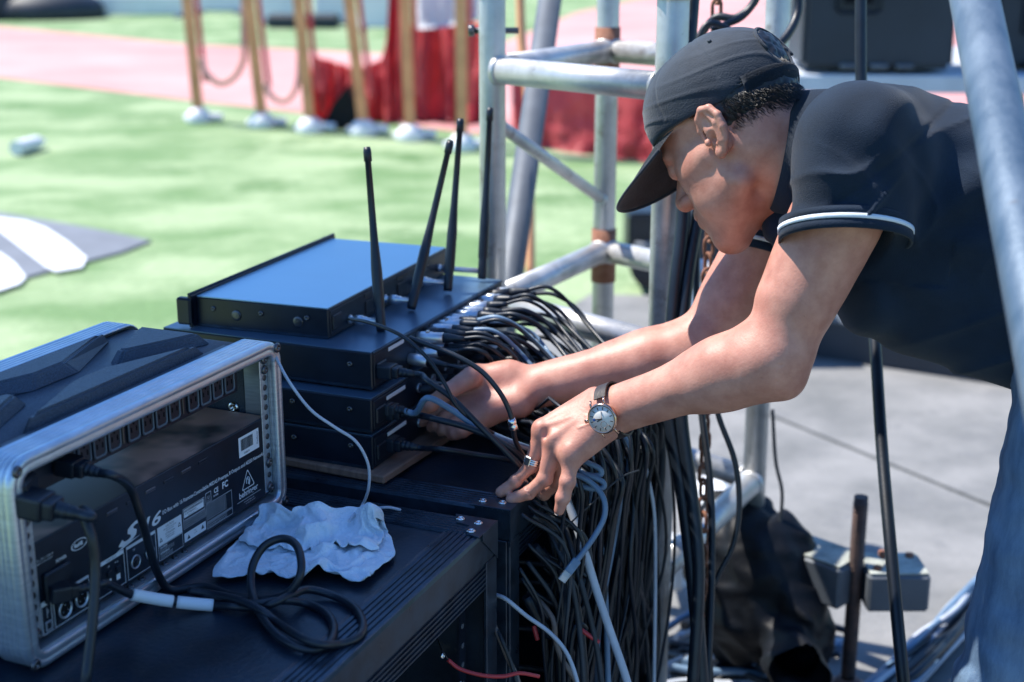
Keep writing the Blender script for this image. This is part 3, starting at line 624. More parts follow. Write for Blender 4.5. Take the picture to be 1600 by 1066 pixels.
def frame_rect(x0, z0, x1, z1, t, parent, y=PY - 0.0003, mtl=None, name='printed_frame'):
    m = MB()
    for a, b, c, d in ((x0, z0, x1, z0 + t), (x0, z1 - t, x1, z1), (x0, z0 + t, x0 + t, z1 - t), (x1 - t, z0 + t, x1, z1 - t)): m.bm.faces.new([m.bm.verts.new(q) for q in ((a, y, b), (c, y, b), (c, y, d), (a, y, d))])
    return m.build(name, mtl or M_ink, parent)
def flat(x0, z0, x1, z1, parent, y=PY - 0.0003, mtl=None, name='printed_block'):
    m = MB(); m.bm.faces.new([m.bm.verts.new(q) for q in ((x0, y, z0), (x1, y, z0), (x1, y, z1), (x0, y, z1))]); return m.build(name, mtl or M_ink, parent)
def X_(x): return px0 + (px1 - px0) * (x - 0.049) / 0.463
def Z_(z): return pz0 + (pz1 - pz0) * (z - 0.0225) / 0.1125
TX, FL, FR = (lambda b, x, z, size, **k: text(b, X_(x), Z_(z), size, box, **k)), (lambda a, b, c, d, **k: flat(X_(a), Z_(b), X_(c), Z_(d), box, **k)), (lambda a, b, c, d, t=0.0007, **k: frame_rect(X_(a), Z_(b), X_(c), Z_(d), t, box, **k))
K_ = dict(mtl=M_panel, y=PY - 0.0006)
TX('S', 0.184, 0.0735, 0.030, shear=0.65, sx=2.1, bold=0.0009); TX('16', 0.2285, 0.0750, 0.0215, shear=0.30, sx=1.75, bold=0.0004)
m = MB(); m.prism([(X_(0.176), PY - 0.0004, Z_(0.0675)), (X_(0.20), PY - 0.0004, Z_(0.0735)), (X_(0.228), PY - 0.0004, Z_(0.0745)), (X_(0.205), PY - 0.0004, Z_(0.0715))], (0, 0.0002, 0)); m.build('lettering', M_ink, box)
TX('I/O Box with 16 Remote-Controllable MIDAS Preamps, 8 Outputs and AES50 Networking', 0.272, 0.0825, 0.0072, sx=0.86, bold=0.00012)
# sticker with bar code, top right
FL(0.441, 0.097, 0.489, 0.125, mtl=M_sticker, name='sticker')
m = MB(); x = 0.446; rnd = random.Random(3)
while x < 0.474:
    w_ = rnd.choice((0.0005, 0.0008, 0.0013)); m.bm.faces.new([m.bm.verts.new(q) for q in ((X_(x), PY - 0.0006, Z_(0.1055)), (X_(x + w_), PY - 0.0006, Z_(0.1055)), (X_(x + w_), PY - 0.0006, Z_(0.1215)), (X_(x), PY - 0.0006, Z_(0.1215)))]); x += w_ + rnd.choice((0.0005, 0.0008))
tag(m.build('bar_code', M_panel, box), kind='stuff')
TX('S180674', 0.452, 0.0995, 0.0038, **K_)
TX('Faulkner', 0.4865, 0.1035, 0.0052, rot=R(90), **K_)
# warning blocks
FL(0.260, 0.0445, 0.309, 0.0690)
TX('CAUTION', 0.2845, 0.0645, 0.0036, align='CENTER', **K_); TX('RISK OF ELECTRIC SHOCK', 0.2845, 0.0615, 0.0022, align='CENTER', **K_); TX('DO NOT OPEN', 0.2845, 0.0588, 0.0022, align='CENTER', **K_)
TX('ATTENTION', 0.2845, 0.0545, 0.0034, align='CENTER', **K_); TX('RISQUE DE CHOC', 0.2845, 0.0516, 0.0022, align='CENTER', **K_); TX('NE PAS OUVRIR', 0.2845, 0.0490, 0.0022, align='CENTER', **K_)
def tri(cx, cz, s, mtl, y): m = MB(); m.bm.faces.new([m.bm.verts.new(q) for q in ((X_(cx) - s, y, Z_(cz) - s * 0.8), (X_(cx) + s, y, Z_(cz) - s * 0.8), (X_(cx), y, Z_(cz) + s))]); m.build('warning_triangle', mtl, box)
for cx in (0.2655, 0.3035): tri(cx, 0.0555 + (0.002 if cx > .3 else -0.004), 0.0032, M_panel, PY - 0.0006); tri(cx, 0.0553 + (0.002 if cx > .3 else -0.004), 0.0016, M_ink, PY - 0.0007)
FR(0.260, 0.0255, 0.309, 0.0440, 0.0005)
TX('CAUTION', 0.2625, 0.0400, 0.0032, bold=0.0001); TX('ATTENTION', 0.2625, 0.0325, 0.0032, bold=0.0001)
for k in range(3): TX('TO REDUCE THE RISK OF FIRE OR SHOCK', 0.2625, 0.0380 - k * 0.0017, 0.0015); TX('UTILISER UN FUSIBLE DE RECHANGE', 0.2625, 0.0305 - k * 0.0017, 0.0015)
FR(0.3125, 0.0575, 0.3585, 0.0735, 0.0005); FL(0.3145, 0.0610, 0.3565, 0.0720, mtl=M_sticker)
m = MB(); x = 0.3155
while x < 0.3545:
    w_ = rnd.choice((0.0005, 0.0008)); m.bm.faces.new([m.bm.verts.new(q) for q in ((X_(x), PY - 0.0006, Z_(0.0680)), (X_(x + w_), PY - 0.0006, Z_(0.0680)), (X_(x + w_), PY - 0.0006, Z_(0.0712)), (X_(x), PY - 0.0006, Z_(0.0712)))]); x += w_ + 0.0006
tag(m.build('bar_code', M_panel, box), kind='stuff')
TX('S120748649AJN', 0.3165, 0.0645, 0.0036, **K_); TX('Date Code  1115', 0.3225, 0.0616, 0.0030, **K_)
for k in range(3): TX('CONFORMS TO UL STD 60065 CERTIFIED TO CSA', 0.3135, 0.0540 - k * 0.0028, 0.0021)
FR(0.3125, 0.0465, 0.3585, 0.0570, 0.0004)
FL(0.3125, 0.0285, 0.3585, 0.0405); tri(0.321, 0.0335, 0.0032, M_panel, PY - 0.0006); tri(0.351, 0.0352, 0.0032, M_panel, PY - 0.0006); TX('R.A.', 0.3355, 0.0365, 0.0026, align='CENTER', **K_); TX('17179', 0.3355, 0.0330, 0.0026, align='CENTER', **K_)
FR(0.3615, 0.0625, 0.3735, 0.0765, 0.0006); TX('U', 0.3675, 0.0675, 0.006, align='CENTER'); TX('E355145', 0.3675, 0.0645, 0.0018, align='CENTER')
TX('CE', 0.3800, 0.0700, 0.0090, sx=0.9, bold=0.00025); TX('FC', 0.3985, 0.0695, 0.0120, sx=0.95, bold=0.0004); TX('N14336', 0.3785, 0.0655, 0.0032, bold=0.0001)
FR(0.3615, 0.0365, 0.4190, 0.0610, 0.0005); FR(0.3615, 0.0270, 0.4190, 0.0355, 0.0005)
for k in range(8): TX('THIS DEVICE COMPLIES WITH PART 15 OF THE RULES OPERATION IS SUBJECT TO', 0.3632, 0.0578 - k * 0.0026, 0.00185, sx=0.62)
for k in range(3): TX('DESIGNED AND ENGINEERED WITH GREAT CARE FOR STAGE USE', 0.3632, 0.0330 - k * 0.0024, 0.0018, sx=0.78)
# triangular ear logo and maker name
cx, cz = X_(0.458), Z_(0.0605)
def ring_pts(pts, t, y=PY - 0.0004, parent=None, name='logo'):
    m = MB(); n = len(pts); c = (sum(p[0] for p in pts) / n, sum(p[1] for p in pts) / n)
    o = [m.bm.verts.new((p[0], y, p[1])) for p in pts]; i_ = [m.bm.verts.new((p[0] + (c[0] - p[0]) * t, y, p[1] + (c[1] - p[1]) * t)) for p in pts]
    for k in range(n): m.bm.faces.new((o[k], o[(k + 1) % n], i_[(k + 1) % n], i_[k]))
    return m.build(name, M_ink, parent or box)
tr = []
for k, a in enumerate((90, 210, 330)):
    for da in (-40, 0, 40): tr.append((cx + 0.0125 * math.cos(R(a)) * 1.12 + 0.0022 * math.cos(R(a + da)), cz - 0.002 + 0.0140 * math.sin(R(a)) + 0.0022 * math.sin(R(a + da))))
ring_pts(tr, 0.13)
for r_, a0, a1, ox in ((0.0062, -60, 200, 0.0004), (0.0035, -80, 120, 0.0)):
    m = MB(); m.tube([(cx + ox + r_ * 0.62 * math.cos(R(a0 + (a1 - a0) * k / 12)), PY - 0.0001, cz - 0.002 + r_ * math.sin(R(a0 + (a1 - a0) * k / 12))) for k in range(13)], 0.00065, 6); m.build('logo', M_ink, box)
text('behringer', X_(0.458), Z_(0.0405), 0.0115, box, align='CENTER', bold=0.0002)
FL(0.430, 0.0358, 0.487, 0.0364); TX('www.behringer.com', 0.4585, 0.0315, 0.0030, align='CENTER'); TX('DESIGNED IN GERMANY', 0.462, 0.0280, 0.0021, align='CENTER')
# in/out DIN sockets and switch block at left
def rr_frame(a, b, c, d, t=0.0008, head=0.0):
    FR(a, b, c, d, t)
    if head: FL(a, d - head, c, d)
rr_frame(0.2000, 0.0260, 0.2560, 0.0690, head=0.0040); TX('IN', 0.214, 0.0590, 0.0042, align='CENTER'); TX('OUT', 0.241, 0.0592, 0.0042, align='CENTER')
def din(x, z, r=0.0085):
    X, Z0 = X_(x), Z_(z)
    m = MB(); m.lathe([(r, 0), (r, 0.0018), (r * 0.86, 0.0018), (r * 0.84, 0.0004), (0, 0.0004)], (X, PY - 0.0002, Z0), (0, -1, 0), 28); g = m.build('din_socket', M_silver, box)
    m = MB(); m.lathe([(0, 0.0006), (r * 0.82, 0.0006), (r * 0.78, 0.0012), (0, 0.0012)], (X, PY - 0.0002, Z0), (0, -1, 0), 24); m.build('socket_insert', M_blk, g)
    for a in (-60, -120, -90, -30, -150):
        m = MB(); m.lathe([(0, 0.0013), (0.0009, 0.0013), (0, 0.0014)], (X + r * 0.5 * math.cos(R(a)), PY - 0.0002, Z0 - r * 0.5 * math.sin(R(a)) - 0.001), (0, -1, 0), 8); m.build('pin_hole', M_dmetal, g)
din(0.215, 0.0445); din(0.2425, 0.0450)
rr_frame(0.135, 0.0260, 0.1955, 0.0690, head=0.0050); TX('ADAT OUT', 0.172, 0.0650, 0.0036, mtl=M_panel, y=PY - 0.0006, align='CENTER'); TX('1-8', 0.164, 0.0575, 0.0034); TX('9-16', 0.178, 0.0575, 0.0034)
TX('48 kHz', 0.138, 0.0560, 0.0026); TX('44.1 kHz', 0.138, 0.0520, 0.0026); TX('AES50', 0.138, 0.0480, 0.0026)
for x in (0.166, 0.182):
    FL(x - 0.0035, 0.036, x + 0.0035, 0.043, mtl=M_sticker, y=PY - 0.0008); m = MB(); m.bx((X_(x) - 0.0034, PY - 0.003, Z_(0.0465)), (X_(x) + 0.0034, PY, Z_(0.0535)), 0.0006); m.build('optical_port', M_blk, box)
for k in range(3): m = MB(); m.lathe([(0, 0), (0.0016, 0), (0.0016, 0.002), (0, 0.0026)], (X_(0.146 + k * 0.006), PY, Z_(0.040)), (0, -1, 0), 10); m.build('indicator_lamp', M_clear, box)
TX('RoHS', 0.113, 0.1040, 0.0060, bold=0.0003)
elp = [(X_(0.1215) + 0.0135 * math.cos(R(k * 15)), Z_(0.1060) + 0.0062 * math.sin(R(k * 15))) for k in range(24)]; ring_pts(elp, 0.13)
TX('POWER', 0.082, 0.0995, 0.0048, bold=0.0001); TX('100 - 240 V~  50/60 Hz', 0.052, 0.1125, 0.0028); TX('FUSE T 1.6 A H 250 V', 0.052, 0.1085, 0.0028)
m = MB(); m.bx((X_(0.058), PY - 0.006, Z_(0.060)), (X_(0.100), PY + 0.0005, Z_(0.096)), 0.002); pin_ = m.build('power_inlet', M_blk, box)
rr_frame(0.0525, 0.0250, 0.0685, 0.0640, head=0.006); m = MB(); m.bx((X_(0.0560), PY - 0.002, Z_(0.0280)), (X_(0.0655), PY, Z_(0.0395)), 0.0006); u_ = m.build('usb_port', M_silver, box); m = MB(); m.bx((X_(0.0578), PY - 0.0023, Z_(0.0300)), (X_(0.0638), PY - 0.001, Z_(0.0375)), 0.0003); m.build('port_tongue', M_blk, u_)
m = MB(); m.tube([(X_(0.061), PY - 0.0002, Z_(0.044)), (X_(0.061), PY - 0.0002, Z_(0.055))], 0.0003, 5); m.tube([(X_(0.061), PY - 0.0002, Z_(0.047)), (X_(0.0635), PY - 0.0002, Z_(0.050)), (X_(0.0635), PY - 0.0002, Z_(0.052))], 0.0003, 5); m.lathe([(0, 0), (0.0009, 0), (0, 0.0002)], (X_(0.061), PY - 0.0003, Z_(0.0435)), (0, -1, 0), 8); m.build('usb_symbol', M_ink, box)
rr_frame(0.0715, 0.0250, 0.1320, 0.0640, head=0.0035); TX('1', 0.086, 0.0585, 0.0040, align='CENTER'); TX('2', 0.114, 0.0585, 0.0040, align='CENTER')
def xlr_port(x, z, r=0.0108):
    X, Z0 = X_(x), Z_(z)
    m = MB(); m.box((X, PY - 0.0010, Z0), (0.0235, 0.0022, 0.027), 0.002); g = m.build('xlr_socket', M_blk, box)
    m = MB(); m.lathe([(r, 0.002), (r, 0.0042), (r * 0.84, 0.0042), (r * 0.82, 0.0022)], (X, PY - 0.0002, Z0), (0, -1, 0), 28); m.build('socket_ring', M_silver, g)
    m = MB(); m.lathe([(0, 0.0024), (r * 0.82, 0.0024), (r * 0.8, 0.0030), (0, 0.0030)], (X, PY - 0.0002, Z0), (0, -1, 0), 24); m.build('socket_insert', M_void, g)
    for a in (90, 210, 330): m = MB(); m.lathe([(0, 0.003), (0.0012, 0.003), (0, 0.0042)], (X + r * 0.45 * math.cos(R(a)), PY - 0.0002, Z0 + r * 0.45 * math.sin(R(a))), (0, -1, 0), 8); m.build('contact', M_chrome, g)
    m = MB(); m.bx((X - 0.004, PY - 0.0052, Z0 + r * 0.98), (X + 0.004, PY - 0.001, Z0 + r * 1.3), 0.0008); m.build('latch', M_silver, g)
xlr_port(0.0865, 0.0425); xlr_port(0.1145, 0.0430)
# ventilation slots near the lid edge
for k in range(7):
    x = 0.135 + k * 0.036
    m = MB(); m.bx((X_(x), PY - 0.0010, Z_(0.1195)), (X_(x + 0.020), PY + 0.0004, Z_(0.1240)), 0.0008); m.build('vent_slot', M_dmetal if k % 2 else M_blkbox, box)
# ================================================================ power strip across the top of the rack
ps = empty('power_strip', rack.location, RYAW, 'black power strip with a row of sockets across the top of the open rack', 'power strip')
SY = 0.034
m = MB(); m.bx((0.040, SY, 0.179), (0.460, SY + 0.045, 0.2245), 0.001); m.build('housing', M_blkbox, ps)
def outlet(x):
    z = 0.2015
    out = []
    for k in range(17):
        a = R(180 * k / 16); out.append((x + 0.0118 * math.cos(a), z + 0.0125 + 0.0055 * math.sin(a)))
    out += [(x - 0.0118, z - 0.0150), (x - 0.0085, z - 0.0185), (x + 0.0085, z - 0.0185), (x + 0.0118, z - 0.0150)]
    m = MB(); m.prism([(a, SY - 0.0022, b) for a, b in out], (0, 0.003, 0)); g = m.build('socket', M_blkbox, ps)
    cxx = sum(a for a, b in out) / len(out); 
    m = MB(); m.loops([[V((x + (a - x) * s, y, z + (b - z) * s)) for a, b in out] for s, y in ((0.93, SY - 0.0022), (0.90, SY - 0.0034), (0.80, SY - 0.0034), (0.77, SY - 0.0022))], cap=False); m.build('socket_rim', M_sock, g)
    for dx, dz in ((0, 0.006), (-0.0048, -0.003), (0.0048, -0.003)):
        m = MB(); m.bx((x + dx - 0.0009, SY - 0.0028, z + dz - 0.0030), (x + dx + 0.0009, SY - 0.0020, z + dz + 0.0030)); m.build('slot', M_void, g)
for x in (0.438, 0.4115, 0.385, 0.3585, 0.3195, 0.293, 0.2665, 0.240, 0.2045, 0.178, 0.1515, 0.125): outlet(x)
for x in (0.339, 0.222): m = MB(); m.bx((x - 0.0012, SY - 0.0014, 0.1860), (x + 0.0012, SY, 0.2225), 0.0004); m.build('divider', M_dmetal, ps)
# bracket and bolts on the inner right wall of the rack
m = MB(); m.tube(catmull([(RW - 0.055, 0.10, 0.180), (RW - 0.050, 0.10, 0.176), (RW - 0.050, 0.10, 0.150), (RW - 0.060, 0.10, 0.145), (RW - 0.13, 0.10, 0.145)], 4), 0.0022, 8); m.bx((RW - 0.13, 0.10, 0.145), (RW - 0.055, 0.102, 0.18), 0.001); m.build('support_bracket', M_silver, rack)
for y, z in ((0.06, 0.20), (0.09, 0.165), (0.07, 0.14), (0.13, 0.19)):
    m = MB(); screw_head(m, (RW - 0.0165, y, z), 0.0085, (-1, 0, 0)); m.build('screw', M_chrome, rack)

# ================================================================ receivers stacked on a board on the rear case
BZ = TABLE + 0.006
b0 = Z(600, 747, BZ + 0.010); b1 = Z(722, 668, BZ + 0.010); byaw = math.atan2((b1 - b0).y, (b1 - b0).x)
m = MB(); m.bx((0, 0, 0), (0.50, 0.36, 0.012), 0.002)
bd_ = m.build('plywood_board', M_wood); bd_.location = (b0.x, b0.y, BZ); bd_.rotation_euler = (0, 0, byaw)
tag(bd_, 'thin worn plywood board under the stack of receivers', 'board')
def unit(corner, z0, h, Wd, Dp, yaw, label, lid=M_satin):
    e = empty('rack_receiver', (corner.x, corner.y, z0), yaw, label, 'receiver', 'black receivers stacked on the board')
    m = MB(); m.bx((0, 0, 0), (Wd, Dp, h - 0.002), 0.0015); m.build('chassis', M_blkbox, e)
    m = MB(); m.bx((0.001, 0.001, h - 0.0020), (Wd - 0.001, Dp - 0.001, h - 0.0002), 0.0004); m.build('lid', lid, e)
    m = MB(); m.bx((0.006, -0.0012, 0.004), (Wd - 0.006, 0.0004, h - 0.006), 0.0006); m.build('rear_plate', M_panel, e)
    # screws on the side (local x=0) face
    for y in (0.035, Dp * 0.5, Dp - 0.03):
        m = MB(); screw_head(m, (-0.0002, y, h * 0.62), 0.0042, (-1, 0, 0)); m.build('screw', M_dmetal, e)
    m = MB(); m.bx((-0.0015, 0.0, 0.0), (0.0, Dp, 0.004)); m.build('seam', M_trim, e)
    return e
yB = R(90) - R(22.4); yA = R(90) - R(20.0)
zz = BZ + 0.0125
c4 = Z(583, 734, zz)
def iec_inlet(e, x, z, h=0.024, ww=0.030):
    m = MB(); m.bx((x, -0.004, z), (x + ww, 0, z + h), 0.002); m.build('power_inlet', M_blk, e)
units = []
for k, (lab) in enumerate(('lowest black receiver of the stack, directly on the plywood board', 'second black receiver from the bottom, with a grey connector in its rear')):
    u_ = unit(V((c4.x, c4.y, 0)), zz + 0.056 * k, 0.052, 0.42, 0.26, yB, lab); units.append(u_)
    m = MB(); m.bx((0.045, -0.0022, 0.036), (0.105, -0.0008, 0.042), 0.0005); m.build('label_strip', M_ink, u_)
    iec_inlet(u_, 0.010, 0.010)
    for q in range(4):
        m = MB(); m.lathe([(0, 0), (0.0075, 0), (0.0075, 0.003), (0.0055, 0.003), (0.0055, 0.0008), (0, 0.0008)], (0.15 + q * 0.05, -0.001, 0.024), (0, -1, 0), 18); m.build('jack_socket', M_silver, u_)
zB = zz + 0.112
cB = Z(580, 551, zB + 0.056)
uB = unit(V((cB.x, cB.y, 0)), zB, 0.056, 0.485, 0.36, yB, 'wide black patch unit full of cable connectors, under the top receiver'); units.append(uB)
iec_inlet(uB, 0.012, 0.012); m = MB(); m.bx((0.050, -0.0022, 0.044), (0.100, -0.0008, 0.050), 0.0005); m.build('label_strip', M_ink, uB)
m = MB(); m.bx((0.002, -0.003, 0.0525), (0.483, -0.0008, 0.0555), 0.0005); m.build('front_lip', M_trim, uB)
zA = zB + 0.0565
cA = Z(512, 482, zA + 0.047)
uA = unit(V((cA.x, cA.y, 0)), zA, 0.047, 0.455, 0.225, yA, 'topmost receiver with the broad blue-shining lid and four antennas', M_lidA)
# rack ears of the top receiver at its far side
m = MB(); m.bx((-0.014, 0.225, 0.0), (0.469, 0.231, 0.050), 0.001); m.build('front_panel', M_blkbox, uA)
for x in (-0.014, 0.462):
    m = MB(); m.bx((x - 0.004, 0.225, 0.004), (x + 0.010, 0.250, 0.046), 0.003); m.build('handle', M_blk, uA)
m = MB(); m.tube([(-0.014, 0.2285, 0.0515), (0.469, 0.2285, 0.0515)], 0.0022, 8); m.build('lid_edge', M_trim, uA)
for x, y in ((-0.0004, 0.05), (-0.0004, 0.155)):
    m = MB(); m.lathe([(0.0, 0.0002), (0.0085, 0.0002), (0.0078, 0.0012), (0.004, 0.0006), (0, 0.0018)], (x, y, 0.022), (-1, 0, 0), 20); m.build('side_bolt', M_dmetal, uA)
iec_inlet(uA, 0.010, 0.010)
for x in (0.12, 0.24, 0.33):
    m = MB(); m.bx((x, -0.0022, 0.034), (x + 0.045, -0.0008, 0.041), 0.0005); m.build('label_strip', M_cabs, uA)
    m = MB(); m.bx((x + 0.002, -0.0030, 0.008), (x + 0.040, -0.0008, 0.028), 0.0008); m.build('port_block', M_blk, uA)
# ---- antennas on right-angle bayonet connectors
lA = local((cA.x, cA.y, zA), yA)
def antenna(u, z, out, tip_px, i, bend=0.0):
    base = V((u, -0.001, z)); el = V((u + 0.004, -out, z))
    Mi = Matrix.Translation((cA.x, cA.y, zA)) @ Matrix.Rotation(yA, 4, 'Z')
    bw = Mi @ el
    e = empty('antenna', Mi @ base, 0, ['leftmost black whip antenna, nearly upright, leaning slightly left', 'second whip antenna, leaning right across the blue lid', 'third whip antenna, upright, just left of the truss leg', 'rightmost antenna, standing in front of the truss leg'][i], 'antenna', 'black whip antennas on the top receiver')
    b = Mi @ base; l = lambda p: p - b
    n_ = (bw - b).normalized()
    m = MB(); m.lathe([(0, 0), (0.0068, 0), (0.0068, 0.004), (0.0048, 0.005), (0.0048, 0.010), (0.0074, 0.011), (0.0074, 0.022), (0.0060, 0.023), (0.0060, 0.028), (0.0045, 0.030), (0.0045, out - 0.004), (0, out - 0.004)], (0, 0, 0), n_, 20); m.build('bayonet_connector', M_silver, e)
    d = (bw - CAM).dot(FW); tip = P(tip_px[0], tip_px[1], d + bend); ax = (tip - bw); L = ax.length; ax.normalize()
    st = bw - ax * 0.014
    m = MB(); m.lathe([(0, 0), (0.0068, 0), (0.0076, 0.006), (0.0076, 0.030), (0.0072, 0.032), (0.0086, 0.040), (0.0084, L * 0.35), (0.0062, L * 0.50), (0.0056, L * 0.60), (0.0048, L * 0.955), (0.0062, L * 0.957), (0.0062, L + 0.004), (0.005, L + 0.010), (0, L + 0.010)], l(st), ax, 18); m.build('whip', M_blk, e)
    return e
antenna(0.066, 0.014, 0.052, (573, 226), 0); antenna(0.192, 0.016, 0.050, (705, 216), 1, 0.03); antenna(0.315, 0.018, 0.060, (720, 182), 2, 0.0); antenna(0.415, 0.018, 0.082, (766, 165), 3, 0.0)
# ================================================================ smooth bodies: distance fields meshed by surface nets
def _rc(p, a, b, r1, r2):
    ba = b - a; l2 = float(ba @ ba) + 1e-12; pa = p - a
    h = np.clip((pa @ ba) / l2, 0, 1)
    d = pa - h[:, None] * ba
    return np.sqrt(np.einsum('ij,ij->i', d, d)) - (r1 + (r2 - r1) * h)
def _el(p, c, r, M):
    q = (p - c) @ M if M is not None else p - c
    k0 = np.sqrt(((q / r) ** 2).sum(1)); k1 = np.sqrt(((q / (r * r)) ** 2).sum(1)) + 1e-9
    return k0 * (k0 - 1.0) / k1
class SDF:
    def __init__(s): s.ops = []; s.M = np.eye(3); s.t = np.zeros(3); s.sc = 1.0
    def frame(s, o=None, x=None, y=None, z=None, sc=1.0):
        if o is None: s.M = np.eye(3); s.t = np.zeros(3); s.sc = 1.0
        else: s.M = np.array([x, y, z], float); s.t = np.array(o, float); s.sc = sc
        return s
    def w(s, p): return np.array(p, float) @ s.M * s.sc + s.t
    def rc(s, a, b, r1, r2=None, k=0.01, op='u'):
        r2 = r1 if r2 is None else r2; A, B = s.w(a), s.w(b); r1 *= s.sc; r2 *= s.sc; k = max(k * s.sc, 1e-5)
        c = (A + B) / 2; R_ = np.linalg.norm(A - B) / 2 + max(r1, r2)
        s.ops.append((op, k, c, R_, lambda p, A=A, B=B, r1=r1, r2=r2: _rc(p, A, B, r1, r2))); return s
    def el(s, c, r, k=0.01, op='u', rot=None):
        C = s.w(c); r = np.array(r, float) * s.sc; M = s.M.T if rot is None else (np.array(rot, float) @ s.M).T; k = max(k * s.sc, 1e-5)
        s.ops.append((op, k, C, float(r.max()), lambda p, C=C, r=r, M=M: _el(p, C, r, M))); return s
    def cut(s, o, n, k=0.002):
        """removes what lies on the side n points to"""
        O = s.w(o); N = np.array(n, float) @ s.M; N = N / np.linalg.norm(N)
        s.ops.append(('s', k, O, 1e9, lambda p, O=O, N=N: -((p - O) @ N))); return s
    def fn(s, f): s.ops.append(('f', 0, None, 1e9, f)); return s
    def sub(s, other, k=0.003, op='u'):
        s.ops.append((op, k, None, 1e9, other.eval)); return s
    def eval(s, p, c=None, hr=None):
        d = np.full(len(p), 0.25)
        if c is None:
            c = p.mean(0); hr = float(np.sqrt(((p - c) ** 2).sum(1).max()))
        for op, k, C, R_, f in s.ops:
            if C is not None and R_ < 1e8 and np.linalg.norm(c - C) > R_ + hr + k + 0.03: continue
            if op == 'f': d = f(p, d); continue
            e = f(p)
            if op == 'u':
                h = np.clip(0.5 + 0.5 * (d - e) / k, 0, 1); d = d + (e - d) * h - k * h * (1 - h)
            elif op == 's':
                h = np.clip(0.5 - 0.5 * (d + e) / k, 0, 1); d = d + (-e - d) * h + k * h * (1 - h)
            elif op == 'i':
                h = np.clip(0.5 - 0.5 * (d - e) / k, 0, 1); d = d + (e - d) * h + k * h * (1 - h)
        return d
    def mesh(s, lo, hi, res, B=24):
        lo = np.array(lo, float); hi = np.array(hi, float)
        n = np.ceil((hi - lo) / (res * B)).astype(int); N = n * B + 4
        keys = []; poss = []; quads = []
        off = np.stack(np.meshgrid(*[np.arange(-1, B + 1)] * 3, indexing='ij'), -1).reshape(-1, 3)
        hr = res * B * 0.87
        m = B + 2; mc = m - 1
        for bi in range(n[0]):
            for bj in range(n[1]):
                for bk in range(n[2]):
                    b = np.array([bi, bj, bk]) * B; c = lo + (b + B / 2) * res
                    v = s.eval(c[None, :], c, 0.0 + hr)[0]
                    if abs(v) > hr * 1.25 + 0.012: continue
                    g = (off + b) * res + lo
                    d = s.eval(g, c, hr + res * 2).reshape(m, m, m)
                    ins = d < 0
                    if ins.all() or not ins.any(): continue
                    # cells
                    cs = [d[i:i + mc, j:j + mc, k:k + mc] for i in (0, 1) for j in (0, 1) for k in (0, 1)]
                    cnt = sum((q < 0).astype(np.int8) for q in cs); act = (cnt > 0) & (cnt < 8)
                    ci = np.argwhere(act)
                    if not len(ci): continue
                    val = np.stack([q[act] for q in cs], 1)   # order ijk bits
                    acc = np.zeros((len(ci), 3)); num = np.zeros(len(ci))
                    cor = np.array([(i, j, k) for i in (0, 1) for j in (0, 1) for k in (0, 1)], float)
                    for a in range(8):
                        for ax in (1, 2, 4):
                            if a & ax: continue
                            e = a | ax; va, ve = val[:, a], val[:, e]; cr = (va < 0) != (ve < 0)
                            t = np.where(cr, va / np.where(cr, va - ve, 1), 0)
                            pt = cor[a][None] + (cor[e] - cor[a])[None] * t[:, None]
                            acc += pt * cr[:, None]; num += cr
                    loc = acc / num[:, None]
                    gi = ci + b - 1 + 1   # global cell index, shifted to stay positive
                    key = (gi[:, 0] * N[1] + gi[:, 1]) * N[2] + gi[:, 2]
                    keys.append(key); poss.append((ci - 1 + b + loc) * res + lo)
                    K = np.full((mc, mc, mc), -1, np.int64); K[act] = key
                    for ax in range(3):
                        sl0 = [slice(1, m - 1)] * 3; sl1 = list(sl0); sl1[ax] = slice(2, m)
                        a0, a1 = ins[tuple(sl0)], ins[tuple(sl1)]
                        for sg in (0, 1):
                            e = np.argwhere((a0 & ~a1) if sg == 0 else (~a0 & a1)) + 1   # point index = cell index
                            if not len(e): continue
                            u, w_ = (ax + 1) % 3, (ax + 2) % 3
                            du = np.zeros(3, int); du[u] = 1; dw = np.zeros(3, int); dw[w_] = 1
                            q = [e, e - du, e - du - dw, e - dw]
                            if sg == 1: q = q[::-1]
                            quads.append(np.stack([K[x[:, 0], x[:, 1], x[:, 2]] for x in q], 1))
        keys = np.concatenate(keys); poss = np.concatenate(poss); quads = np.concatenate(quads)
        uk, idx = np.unique(keys, return_index=True); vs = poss[idx]; q = np.searchsorted(uk, quads)
        return vs, q
def np_mesh(name, parts, mtl, parent=None):
    vs = np.concatenate([p[0] for p in parts]); o = 0; qs = []
    for v, q in parts: qs.append(q + o); o += len(v)
    q = np.concatenate(qs)
    me = bpy.data.meshes.new(name); me.vertices.add(len(vs)); me.vertices.foreach_set('co', vs.astype(np.float32).ravel())
    me.loops.add(q.size); me.loops.foreach_set('vertex_index', q.astype(np.int32).ravel())
    me.polygons.add(len(q)); me.polygons.foreach_set('loop_start', (np.arange(len(q)) * 4).astype(np.int32)); me.polygons.foreach_set('loop_total', np.full(len(q), 4, np.int32))
    me.polygons.foreach_set('use_smooth', np.ones(len(q), bool)); me.update(calc_edges=True); me.validate()
    return mesh_obj(name, me, mtl, parent)
def vnoise(p, f, seed=0.0):
    """cheap smooth pseudo noise from warped sines, about -1..1"""
    x, y, z = (p[:, i] * f for i in range(3)); s = seed
    a = np.sin(x * 1.3 + 1.7 * np.sin(y * 0.9 + s) + s); b = np.sin(y * 1.1 + 1.9 * np.sin(z * 1.2 + s * 1.3) + 2.1); c = np.sin(z * 1.4 + 1.6 * np.sin(x * 0.8 + s * 0.7) + 4.2 + s)
    return (a + b + c) / 3
